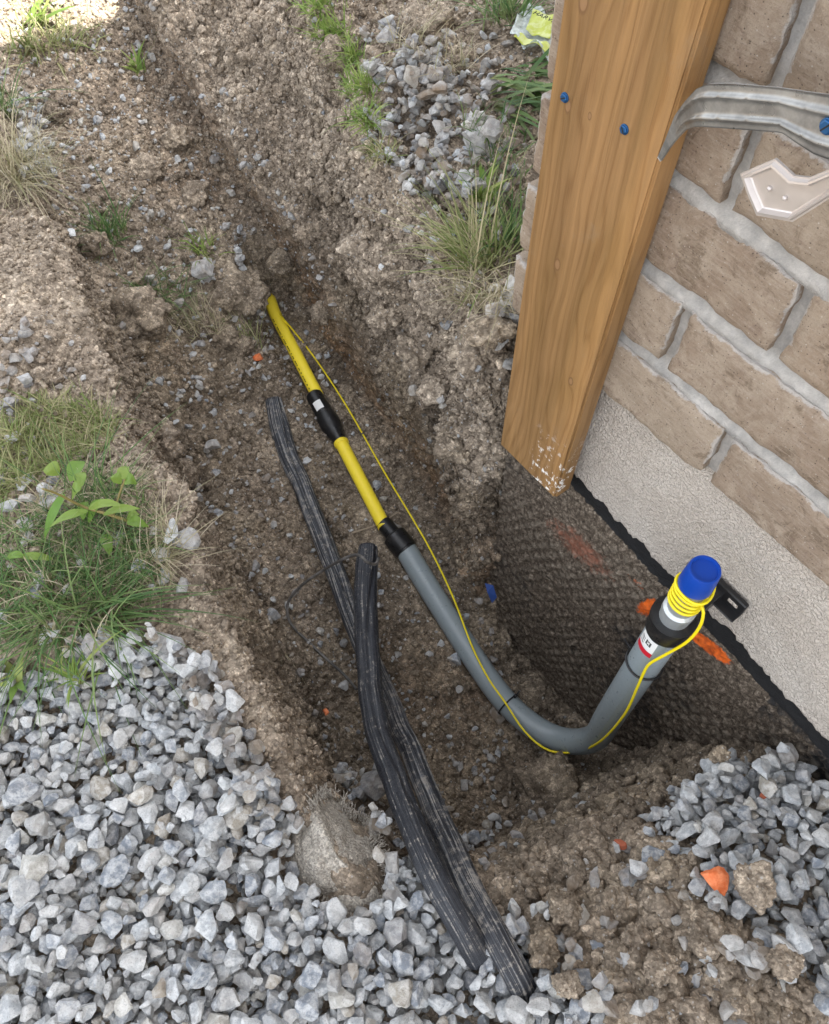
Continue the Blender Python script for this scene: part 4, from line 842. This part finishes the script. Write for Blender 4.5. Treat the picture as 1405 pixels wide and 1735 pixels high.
for r in sizes:
    k = rng.choice(ci_, p=cw) if False else ci_[min(np.searchsorted(np.cumsum(cw) if False else CUM, rng.uniform()), len(ci_) - 1)] if 'CUM' in globals() else None
    if k is None: CUM = np.cumsum(cw); k = ci_[min(np.searchsorted(CUM, rng.uniform()), len(ci_) - 1)]
    put_stone(fc[k] @ Wv, fc[k] @ Nv, r, float(np.clip(rng.normal(.05, .18), 0, .8)))
def rnd_faces(mask, n):
    idx = np.where(mask & (fnb > .004))[0]; cw_ = np.cumsum(area[idx]); return idx[np.minimum(np.searchsorted(cw_, rng.uniform(size=n) * cw_[-1]), len(idx) - 1)]
# thin spill of stones on soil: right of the cables, strip by the wall, left bank and along the edges of the gravel
SPILL = [([(880, 1540), (1000, 1440), (1120, 1420), (1220, 1560), (1320, 1640), (1400, 1760), (960, 1760)], 130, .0078, .45), (STRIP, 420, .0062, .5),
         ([(250, 1080), (380, 1150), (470, 1320), (520, 1400), (420, 1400), (330, 1180)], 170, .0072, .35), ([(0, 640), (60, 600), (80, 760), (0, 820)], 34, .0065, .6), ([(0, 780), (330, 900), (330, 1130), (0, 1140)], 42, .0085, .45),
         ([(30, 170), (90, 160), (100, 330), (50, 330)], 120, .0068, .3), ([(0, 560), (110, 540), (150, 650), (0, 680)], 34, .0060, .8), ([(640, 60), (860, 60), (880, 420), (740, 380)], 170, .0065, .5),
         ([(560, 1300), (680, 1300), (720, 1420), (660, 1440), (600, 1380)], 40, .010, .35), ([(830, 650), (856, 650), (850, 740), (820, 720)], 14, .011, .3)]
for poly, n_, r_, t_ in SPILL:
    mk = infr & inpoly(fpx, fpy, poly)
    if mk.any():
        for k in rnd_faces(mk, n_): put_stone(fc[k] @ Wv, fc[k] @ Nv, r_ * rng.lognormal(0, .35), float(np.clip(rng.normal(t_, .25), 0, 1)), 1)
# pale pebbles scattered on the trench floor and backfill
fm = infr & (fu_ > 2.9) & (fu_ < 5.1) & (fW > .05)
for k in rnd_faces(fm, 1700): put_stone(fc[k] @ Wv, fc[k] @ Nv, min(.0105, .0048 * rng.lognormal(0, .45)), float(np.clip(rng.normal(.35, .28), 0, 1)), 1)
NAMED_ST = [(205, 1478, .0185, 0, 0), (840, 1212, .023, .9, 1), (352, 470, .028, .5, 0), (652, 100, .022, .45, 0), (1097, 1456, .0145, 0, 0), (50, 1510, .0165, .15, 0), (800, 650, .012, .3, 0), (240, 965, .014, 0, 0), (275, 945, .013, 0, 0), (205, 915, .014, .1, 0), (370, 772, .018, .5, 0), (45, 820, .016, .2, 0), (20, 860, .014, .2, 0)]
for x, y, r, t, _ in NAMED_ST:
    s_ = surf(x, y); i = int(rng.integers(len(STONES))); e = (rng.normal() * .3, rng.normal() * .3, rng.uniform(0, 6)); p = drop(s_ @ Wv, s_ @ Nv, (r * .92, r * .74, r * .54), e, .25)
    if p is not None: st_p.append(p); st_e.append(e); st_s.append(r); st_i.append(i); st_t.append(t)
st_p = np.array(st_p); st_s = np.array(st_s); sx_, sy_, sdp = proj(st_p)
ii = np.clip(((st_p @ Wv - RW0) / CS).astype(int), 0, RWn - 1); jj = np.clip(((st_p @ Nv - RN0) / CS).astype(int), 0, RNn - 1)
seen = (HR[ii, jj] < st_p[:, 2] + st_s * .62) & (sx_ > 0) & (sx_ < 1405) & (sy_ > 0) & (sy_ < 1735)
score = st_s / sdp * np.where(seen, 1, .01); order = np.argsort(-score); top300 = order[:300]; rest = order[300:]
gravel = scatter('gravel', st_p[rest], np.array(st_e)[rest], np.repeat(st_s[rest, None], 3, 1), np.array(st_i)[rest], np.array(st_t)[rest], STONES, 'pale grey crushed limestone gravel spread round the near end of the trench', 'gravel')
for k in top300:
    o = obj('stone', STONES[st_i[k]], gravel, st_p[k]); o.rotation_euler = st_e[k]; o.scale = (st_s[k],) * 3; o['tone'] = st_t[k]

# ------------------------------------------------------------------ soil clods and crumbs
def crumb_set(name, mask, n, rmin, rmax, power, variants, label, sink=.25, tn=0.0):
    idx = rnd_faces(mask, n); P_ = fc[idx].copy(); u = rng.uniform(size=n); r = rmin * (1 + (((rmax / rmin) ** power - 1) * u)) ** (1 / power)
    nr_ = n0[idx] if n0[:, 2].mean() > 0 else -n0[idx]; nr_ = nr_ / np.linalg.norm(nr_, axis=1)[:, None]; P_ += nr_ * (r * (1 - 2 * sink) * .5)[:, None]
    P_ += rng.normal(size=P_.shape) * .0015
    rot = rng.uniform(0, 6.28, (n, 3)); sc = r[:, None] * rng.uniform(.8, 1.2, (n, 3)); return scatter(name, P_, rot, sc, rng.integers(0, len(variants), n), np.clip(ftone[idx] + tn + rng.normal(size=n) * .12, 0, 1.1), variants, label, 'soil')
soilm = infr & ~inpoly(fpx, fpy, outl) & ~gravmask(fpx, fpy) & ~(inpoly(fpx, fpy, SHELF) & (rng.uniform(size=len(fpx)) < .85))
fbR = (fu_ > 5) & (fu_ < 7.3) & (fW > .4)
crumb_set('soil_crumbs', soilm & ~fbR & (fu_ > 2.6), 42000, .0014, .010, -1.8, CLODS, 'loose brown crumbs of soil over the trench floor and backfill')
crumb_set('bank_crumbs', soilm & fbR & ~((fu_ < 6.0) & (fW > .6) & (rng.uniform(size=len(fu_)) < .88)), 40000, .0014, .011, -1.9, CLODS, 'dry lumpy crumbs clinging to the tall right bank of the trench')
crumb_set('dry_crumbs', soilm & (fu_ <= 2.8), 16000, .0015, .008, -1.9, CLODS, 'fine pale dry crumbs on the left bank of the trench')
crumb_set('near_crumbs', soilm & (fW < .08), 7500, .0022, .0155, -.95, CLODS, 'broken soil lumps between the gravel and the shelf')
idx = rnd_faces(soilm & (fu_ > 2.9), 5200); r = .0016 * (1 + rng.exponential(.7, len(idx)))
scatter('pebbles', fc[idx] + [0, 0, .001], rng.uniform(0, 6.28, (len(idx), 3)), np.repeat(r[:, None], 3, 1), rng.integers(0, len(PEB), len(idx)), np.clip(rng.normal(.35, .3, len(idx)), 0, 1), PEB, 'tiny pale pebbles mixed through the dug soil', 'pebbles')
CL = [(928, 1352, .068, .10), (862, 1330, .030, .06), (415, 497, .055, .1), (372, 505, .035, .3), (478, 448, .035, .1), (512, 535, .022, .05), (436, 462, .03, .1), (500, 600, .03, .05), (240, 535, .055, .25), (385, 575, .03, .1), (410, 590, .028, .1), (235, 590, .025, .1), (548, 530, .025, .05),
      (1027, 1468, .022, .55), (1190, 1584, .026, .6), (1230, 1652, .027, .62), (1090, 1682, .018, .6), (1168, 1705, .024, .65), (1270, 1722, .026, .65), (1334, 1627, .019, .5), (1326, 1690, .018, .45), (1365, 1708, .024, .5), (1010, 1524, .017, .5), (1121, 1541, .018, .5),
      (1048, 1537, .019, .6), (924, 1613, .018, .0), (955, 1537, .018, .05), (903, 1528, .014, .4), (960, 1460, .018, .5), (1075, 1590, .016, .5), (985, 1590, .014, .4), (1040, 1640, .017, .5), (960, 1670, .014, .4), (1120, 1640, .016, .5), (1275, 1500, .022, .5), (40, 1110, .02, .3),
      (280, 745, .035, .8), (310, 800, .03, .8), (430, 890, .02, .3), (610, 420, .03, .6), (560, 330, .03, .6), (570, 95, .03, .5), (720, 50, .04, .5), (830, 560, .03, .3), (800, 600, .03, .4), (700, 600, .035, .6), (740, 660, .03, .6), (650, 540, .03, .6), (770, 760, .03, .5), (90, 195, .03, .4), (80, 640, .02, .8),
      (1265, 1250, .018, .3), (1240, 1265, .014, .3), (1290, 1275, .012, .3), (1220, 1280, .012, .2), (1180, 1300, .012, .1), (310, 850, .02, .5), (365, 850, .018, .35), (480, 440, .03, .1), (160, 420, .03, .2), (250, 290, .035, .35), (330, 330, .03, .3), (300, 240, .03, .3)]
for i, (x, y, r, t) in enumerate(CL):
    s_ = surf(x, y); o = obj('soil_clod', BIGCLODS[i % len(BIGCLODS)], ground, s_ + np.array([0, 0, r * (.14 if x == 928 else .12)])); o.rotation_euler = (random.uniform(-.4, .4), random.uniform(-.4, .4), random.uniform(0, 6.28)); o.scale = (r, r * .95, r * .9); o['tone'] = t

# ------------------------------------------------------------------ broken orange brick bits, small litter
m = NT('orange_brick_bit', .8, .2); m.col(m.ramp(m.noise(m.geo(), 120, 4), [(.35, (.70, .16, .05)), (.65, (.85, .30, .14))])); m.bump(m.noise(m.geo(), 250, 4), .002); M_OB = m.m
m = NT('dull_red_brick_bit', .85, .2); m.col((.30, .09, .05)); m.bump(m.noise(m.geo(), 250, 4), .002); M_RB = m.m
def frag(x, y, r, mat, label, cat='brick fragment', name='brick_fragment', lift=.4, fl=.8):
    me = stone_mesh(int(x) % 97 + 200, 3); me.materials.clear(); me.materials.append(mat); s_ = surf(x, y); o = obj(name, me, None, s_ + np.array([0, 0, r * lift])); o.scale = (r, r * .85, r * fl); o.rotation_euler = (random.uniform(-.3, .3), .2, random.uniform(0, 6)); return tag(o, label, cat)
frag(1212, 1490, .0155, M_OB, 'bright orange brick fragment lying among the gravel at the lower right'); frag(437, 608, .011, M_OB, 'small salmon brick fragment on the trench floor left of the yellow pipe', lift=.6)
frag(1050, 1432, .008, M_RB, 'thin red brick chip on the soil shelf above the clods'); frag(552, 1206, .009, M_OB, 'small orange chip low in the trench left of the bent cable'); frag(1292, 1349, .011, M_RB, 'dull red brick chip between gravel stones near the foundation'); frag(1096, 1030, .006, M_OB, 'pale orange lump stuck to the membrane beside the riser') if False else None
M_BLUEP = simple('blue_film', (.03, .10, .42), .3, .5).m
o = tag(obj('blue_scrap', mesh('blue_scrap', [wp(822, 988, .49), wp(836, 992, .485), wp(842, 1012, .488), wp(834, 1022, .486), wp(826, 1004, .48), wp(822, 988, .494), wp(836, 992, .489), wp(842, 1012, .492), wp(834, 1022, .490), wp(826, 1004, .484)], [(0, 1, 4), (1, 2, 4), (2, 3, 4), (5, 9, 6), (6, 9, 7), (7, 9, 8), (0, 5, 6, 1), (1, 6, 7, 2), (2, 7, 8, 3), (3, 8, 9, 4), (4, 9, 5, 0)], M_BLUEP, False)), 'scrap of blue film caught at the foot of the membrane corner', 'plastic scrap')

# ------------------------------------------------------------------ plastic bag with yellow label
m = NT('clear_plastic', .18, .5); m.b.inputs['Transmission Weight'].default_value = .55; m.b.inputs['Base Color'].default_value = (.85, .92, .9, 1); m.b.inputs['IOR'].default_value = 1.25; m.bump(m.noise(m.geo(), 60, 4, .6), .006); M_CLEAR = m.m
m = NT('yellow_print', .4, .4); m.col(m.mix(m.fr(m.noise(m.geo(), 70, 3), .45, .6, 0, .5), (.38, .42, .05), (.55, .58, .32))); M_YP = m.m
def quad(name, c4, nx, nz, mat, wr, lift, parent=None, seed=0, thick=.0008):
    A, B, C_, D_ = [hs(x, y, 0) for x, y in c4]; zt_ = max(q[2] for q in (A, B, C_, D_)); V = []
    for i in range(nx):
        for j in range(nz):
            u, v_ = i / (nx - 1), j / (nz - 1); q = A * (1 - u) * (1 - v_) + B * u * (1 - v_) + C_ * u * v_ + D_ * (1 - u) * v_; V.append(q + [0, 0, lift])
    V = np.array(V); V[:, 2] += (fbm(V, 28, 3, seed) + .5) * wr; n_ = len(V); V = np.vstack([V, V - [0, 0, thick]]); F = []
    for i in range(nx - 1):
        for j in range(nz - 1): a = i * nz + j; F += [(a, a + 1, a + nz + 1, a + nz), (n_ + a, n_ + a + nz, n_ + a + nz + 1, n_ + a + 1)]
    e = [i * nz for i in range(nx)] + [(nx - 1) * nz + j for j in range(1, nz)] + [i * nz + nz - 1 for i in range(nx - 2, -1, -1)] + [j for j in range(nz - 2, 0, -1)]
    for a, b_ in zip(e, e[1:] + e[:1]): F.append((a, b_, n_ + b_, n_ + a))
    o = obj(name, mesh(name, V, F, mat)); 
    if parent: o.parent = parent
    return o
bag = tag(quad('plastic_bag', [(893, 14), (952, 48), (928, 124), (862, 78)], 30, 24, M_CLEAR, .016, .012, None, 5), 'crumpled clear plastic bag with a yellow printed label on the grass by the house corner', 'bag')
lab = quad('printed_panel', [(900, 42), (938, 56), (928, 96), (888, 78)], 14, 10, M_YP, .010, .0245, bag, 5); lb2 = quad('yellow_stripe', [(876, 82), (930, 104), (925, 121), (868, 90)], 16, 8, M_YP, .010, .020, bag, 5)
def ttext(s, x, y, x2, y2, size, mat, parent, dz):
    cu = bpy.data.curves.new('lettering', 'FONT'); cu.body = s; cu.size = size; cu.extrude = .0002; tmp = bpy.data.objects.new('lettering', cu); COL.objects.link(tmp); bpy.context.view_layer.update()
    me = bpy.data.meshes.new_from_object(tmp.evaluated_get(bpy.context.evaluated_depsgraph_get())); bpy.data.objects.remove(tmp); me.name = 'lettering'; me.materials.clear(); me.materials.append(mat)
    o = obj('lettering', me); a = hs(x, y, dz); b_ = hs(x2, y2, dz); b_[2] = a[2]; d_ = Vector(b_ - a).normalized(); o.matrix_world = Matrix.Translation(Vector(a)) @ Matrix((( d_.x, -d_.y, 0, 0), (d_.y, d_.x, 0, 0), (0, 0, 1, 0), (0, 0, 0, 1))); 
    bpy.context.view_layer.update(); o.parent = parent; return o
ttext('HARVEST', 896, 74, 929, 88, .013, M_DARK, lab, .046); ttext('ORGANIC', 902, 28, 936, 38, .009, M_DARK, lab, .046) if False else None

# ------------------------------------------------------------------ grass and plants
def blades(name, roots, lens, dirs, width, mat, curl=.8, segs=5):
    """ribbon blades: each bends over in its direction"""
    V = []; F = []; rn = []; ln = []
    for p, L, d_ in zip(roots, lens, dirs):
        d_ = np.asarray(d_, float); az_ = math.atan2(d_[1], d_[0]) + rng.normal() * .35; lean = np.linalg.norm(d_[:2]); side = np.array([-math.sin(az_), math.cos(az_), 0]); fw = np.array([math.cos(az_), math.sin(az_), 0]); ww = width * rng.uniform(.6, 1.3); q = np.array(p, float); k0 = len(V); ang = math.atan2(lean, 1) + rng.normal() * .2; rr = rng.uniform(); cu_ = curl * rng.uniform(.4, 1.6)
        tw_ = rng.normal() * .5
        for s in range(segs + 1):
            t = s / segs; wd = ww * (1 - t ** 1.8) * .5 + .0001; sd2 = side * math.cos(tw_ * t) + np.array([0, 0, 1]) * math.sin(tw_ * t); V += [q - sd2 * wd, q + sd2 * wd]; rn += [rr, rr]; ln += [t, t]
            q = q + (fw * math.sin(ang) + np.array([0, 0, math.cos(ang)])) * L / segs; ang = min(ang + cu_ / segs, 2.2)
            gz = None
        F += [(k0 + 2 * s, k0 + 2 * s + 1, k0 + 2 * s + 3, k0 + 2 * s + 2) for s in range(segs)]
    V = np.array(V)
    i = np.clip(((V @ Wv - RW0) / CS).astype(int), 0, RWn - 1); j = np.clip(((V @ Nv - RN0) / CS).astype(int), 0, RNn - 1); V[:, 2] = np.where(np.array(ln) > .05, np.maximum(V[:, 2], np.minimum(H0[i, j] + .004, V[:, 2] + .03)), V[:, 2])
    me = mesh(name, V, F, mat)
    for nm, ar in (('rnd', rn), ('len', ln)): a = me.attributes.new(nm, 'FLOAT', 'POINT'); a.data.foreach_set('value', np.array(ar, np.float32))
    return me
def tuft(x, y, n, L, sp, lean, mat, label, width=.0022, curl=.9, group=None, name='grass_tuft', kind=None, poly=None):
    """lean is given as (towards right of photo, towards top of photo)"""
    roots = []
    while len(roots) < n:
        if poly: 
            a = (rng.uniform(min(p[0] for p in poly), max(p[0] for p in poly)), rng.uniform(min(p[1] for p in poly), max(p[1] for p in poly)))
            if not inpoly(np.array([a[0]]), np.array([a[1]]), poly)[0]: continue
        else: a = (x + rng.normal() * sp, y + rng.normal() * sp * .6)
        roots.append(surf(*a) - [0, 0, .004])
    roots = np.array(roots); c0 = roots.mean(0); dirs = np.array([[lean[0], lean[1]]] * n) + rng.normal(size=(n, 2)) * .55 + (roots - c0)[:, :2] * 6 * (0 if poly else 1)
    me = blades(name, roots - c0, L * rng.lognormal(0, .35, n), dirs, width, mat, curl) if False else blades(name, roots, L * rng.lognormal(0, .33, n), dirs, width, mat, curl)
    return tag(obj(name, me), label, 'grass', group, kind)
tuft(812, 445, 260, .085, 20, (-.5, .5), M_MIXG, 'long pale green grass tuft hanging over the bank edge left of the wooden board', .0018)
tuft(820, 495, 200, .045, 26, (-.1, -.3), M_STRAW, 'dry brown grass roots under the long tuft beside the wooden board', .0013)
tuft(860, 420, 60, .07, 10, (.1, .5), M_DARKG, 'dark green blades tight against the wooden board')
EG = [(538, 15, 'topmost grass clump on the edge of the right bank at the frame top'), (565, 60, 'bright grass clump on the right bank edge, just below the topmost one'), (590, 105, 'dense green grass clump on the right bank edge left of the large pale stone'), (612, 150, 'bushy yellow green clump on the right bank edge below the large pale stone'), (620, 205, 'trailing yellow grass clump on the right bank edge beside the upper gravel'), (645, 265, 'lowest small grass clump on the right bank edge above the overhang')]
for i, (x, y, l_) in enumerate(EG): tuft(x, y, [110, 130, 150, 150, 100, 70][i], .034, 12, (-.25, .1), M_GREEN if i < 5 else M_MIXG, l_, .0020, 1.1, 'grass clumps along the right bank edge')
tuft(0, 0, 60, .08, 0, (2.2, -1.2), M_DARKG, 'pile of cut wide green leaves on the soil beside the house corner', .008, .9, poly=[(820, 120), (900, 100), (915, 190), (840, 190)])
tuft(860, 35, 90, .10, 16, (0, .3), M_DARKG, 'tall green grass clump left of the plastic bag', .003)
tuft(0, 0, 170, .035, 0, (.1, 0), M_DARKG, 'sparse green grass growing on the stony strip above the long tuft', .0014, poly=[(780, 190), (900, 200), (890, 330), (850, 400), (800, 330)])
tuft(705, 65, 90, .05, 26, (.2, 0), M_STRAW, 'dry roots on the soil lump left of the plastic bag', .0012)
tuft(770, 110, 70, .045, 16, (0, -.2), M_STRAW, 'pale dry roots hanging below the soil lump in the stony strip', .0012)
tuft(812, 335, 14, .05, 5, (0, .5), M_GREEN, 'small broad leaf sprout above the long grass tuft', .010, .6)
tuft(25, 290, 420, .10, 30, (.25, -.4), M_STRAW, 'pale dry grass hanging over the left bank at the frame edge', .0014, 1.0)
tuft(8, 190, 60, .08, 12, (.2, .4), M_DARKG, 'dark green blades at the left frame edge above the dry grass', .002)
tuft(190, 402, 110, .055, 18, (-.1, .1), M_DARKG, 'green grass sod lying on the backfill at the upper left', .0022)
tuft(352, 428, 40, .05, 12, (-.3, .1), M_GREEN, 'small bright grass sod in the backfill beside the tall pale stone', .0025)
tuft(270, 500, 100, .06, 22, (.2, -.1), M_DARKG, 'dark grass sod half buried above the block of clay', .0018)
tuft(335, 555, 130, .06, 20, (-.4, .3), M_STRAW, 'pale limp grass lying left of the yellow pipe end', .0016)
tuft(425, 580, 40, .05, 12, (-.3, .3), M_MIXG, 'few pale green blades right beside the salmon brick fragment', .0018)
tuft(232, 122, 18, .05, 8, (0, .2), M_GREEN, 'lone wilted weed on the backfill near the frame top', .007)
tuft(100, 75, 160, .07, 30, (.2, .2), M_MIXG, 'yellow green grass on the far backfill at the upper left corner', .0028)
tuft(65, 45, 14, .09, 10, (.6, .1), M_GREEN, 'broad green leaf lying at the far upper left corner', .014, .5)
tuft(50, 90, 40, .06, 14, (.1, -.1), M_MIXG, 'limp light green leaves below the broad leaf at the upper left corner', .006)
PG = [(-40, 740), (60, 700), (160, 690), (205, 720), (190, 760), (100, 800), (20, 840), (-40, 900)]
tuft(0, 0, 1500, .038, 0, (-.2, .1), M_MIXG, 'short green and yellow turf on the left bank above the weed', .0016, 1.0, None, 'grass', 'stuff', PG)
tuft(0, 0, 1500, .030, 0, (0, 0), M_STRAW, 'short dry matted turf around the weed on the left bank', .0012, 1.0, None, 'dry_turf', 'stuff', [(0, 880), (120, 800), (260, 800), (300, 930), (290, 1010), (200, 1080), (60, 1120), (-30, 1100)])
tuft(0, 0, 1100, .045, 0, (.1, -.1), M_DARKG, 'dark green turf below the weed at the gravel edge', .0016, 1.2, None, 'green_turf', 'stuff', [(-20, 900), (80, 860), (230, 820), (280, 980), (200, 1050), (80, 1050), (-20, 1080)])
tuft(165, 1040, 110, .12, 26, (.7, -.35), M_DARKG, 'long dark green blades sprawling right over the gravel edge', .0020, .7)
tuft(90, 1060, 90, .11, 22, (.1, -.8), M_DARKG, 'long dark green blades falling down over the gravel below the turf', .0020, .7)
tuft(270, 950, 60, .07, 20, (.5, .0), M_STRAW, 'wispy straw blades on the left bank edge beside the upright pale stones', .0012)
tuft(150, 850, 60, .09, 30, (.3, .5), M_DARKG, 'tall thin dark blades standing among the weed leaves', .0014, .5)
tuft(75, 690, 60, .03, 16, (0, 0), M_MIXG, 'yellow moss like tuft on the stones above the turf', .002)
tuft(30, 1150, 10, .035, 6, (.1, .0), M_GREEN, 'flat round green leaf cluster on the gravel at the left frame edge', .016, .9)
tuft(130, 1150, 30, .035, 12, (.1, .2), M_GREEN, 'small bushy sprout among the gravel under the long blades', .004, .8)
tuft(480, 1110, 6, .09, 4, (.1, -.6), M_STRAW, 'thin bent straw standing in the trench left of the upright cable', .0015, .5)

# broadleaf weed with a red-brown stem
m = NT('weed_leaf', .45, .4); r_ = m.attr('rnd'); cl = m.mix(r_, (.11, .22, .03), (.22, .30, .06)); m.col(cl); m.bump(m.noise(m.geo(), 130, 3), .001)
tr = m.n('ShaderNodeBsdfTranslucent'); m.l(cl, tr.inputs[0]); mx = m.n('ShaderNodeMixShader'); mx.inputs[0].default_value = .3; m.l(m.b.outputs[0], mx.inputs[1]); m.l(tr.outputs[0], mx.inputs[2]); m.l(mx.outputs[0], m.t.nodes['Material Output'].inputs[0]); M_LEAF = m.m
M_STEM = simple('weed_stem', (.20, .16, .05), .6).m
rt = hs(255, 893, .0); weed = empty('weed', rt, 'leafy green weed with a long leaning stem growing on the left bank', 'plant')
def pz(x, y, h): s_ = surf(x, y); r0 = ray(x, y); t = (s_[2] + h - ZC) / r0[2]; return r0 * t + [0, 0, ZC]
stem = spline([rt, pz(225, 885, .012), pz(185, 872, .03), pz(140, 858, .045), pz(100, 838, .06), pz(72, 828, .07)], 30)
kid(tube_obj('stem', stem, np.linspace(.0024, .0012, 30), M_STEM, None, seg=8), weed)
stem2 = spline([hs(190, 900, 0), pz(196, 860, .02), pz(205, 830, .035), pz(212, 812, .045)], 14); kid(tube_obj('stem', stem2, .0013, M_STEM, None, seg=6), weed)
def leaf(a, b, wid, arch=.015, seed=0):
    a = np.array(a); b = np.array(b); d_ = b - a; sd2 = np.cross(d_, [0, 0, 1.0]); sd2 /= np.linalg.norm(sd2) + 1e-9; V = []; n_ = 12
    for i in range(n_ + 1):
        t = i / n_; c_ = a + d_ * t + np.array([0, 0, arch * math.sin(math.pi * t)]); w_ = wid * (math.sin(math.pi * min(1, t ** .8 * .98 + .02)) ** .9) * .5 + .0006
        for s in (-1, -.5, 0, .5, 1): V.append(c_ + sd2 * w_ * s + np.array([0, 0, abs(s) * w_ * .3 + .0006 * math.sin(9 * t + s * 4 + seed)]))
    F = [(i * 5 + j, i * 5 + j + 1, (i + 1) * 5 + j + 1, (i + 1) * 5 + j) for i in range(n_) for j in range(4)]; me = mesh('leaf', V, F, M_LEAF); at2 = me.attributes.new('rnd', 'FLOAT', 'POINT'); at2.data.foreach_set('value', np.full(len(V), rng.uniform(), np.float32)); return kid(obj('leaf', me), weed)
for i, (x0, y0, h0, x1, y1, h1, wd) in enumerate([(100, 805, .03, 78, 790, .045, .020), (118, 815, .035, 145, 782, .06, .022), (136, 826, .04, 143, 800, .055, .016), (122, 845, .06, 138, 828, .075, .022), (110, 838, .055, 75, 915, .02, .013), (150, 862, .05, 205, 855, .06, .012), (150, 866, .045, 85, 892, .04, .011), (175, 872, .04, 238, 862, .05, .011),
        (215, 884, .03, 252, 893, .03, .014), (180, 905, .02, 188, 942, .01, .014), (212, 815, .045, 232, 820, .045, .016), (210, 813, .045, 215, 790, .06, .014), (205, 820, .04, 192, 805, .05, .012), (150, 885, .02, 175, 845, .03, .014), (140, 880, .02, 150, 850, .035, .014), (40, 942, .03, 10, 948, .02, .010), (90, 948, .02, 30, 945, .03, .010), (215, 880, .02, 236, 872, .03, .012)]):
    leaf(pz(x0, y0, h0), pz(x1, y1, h1), wd, .006, i)
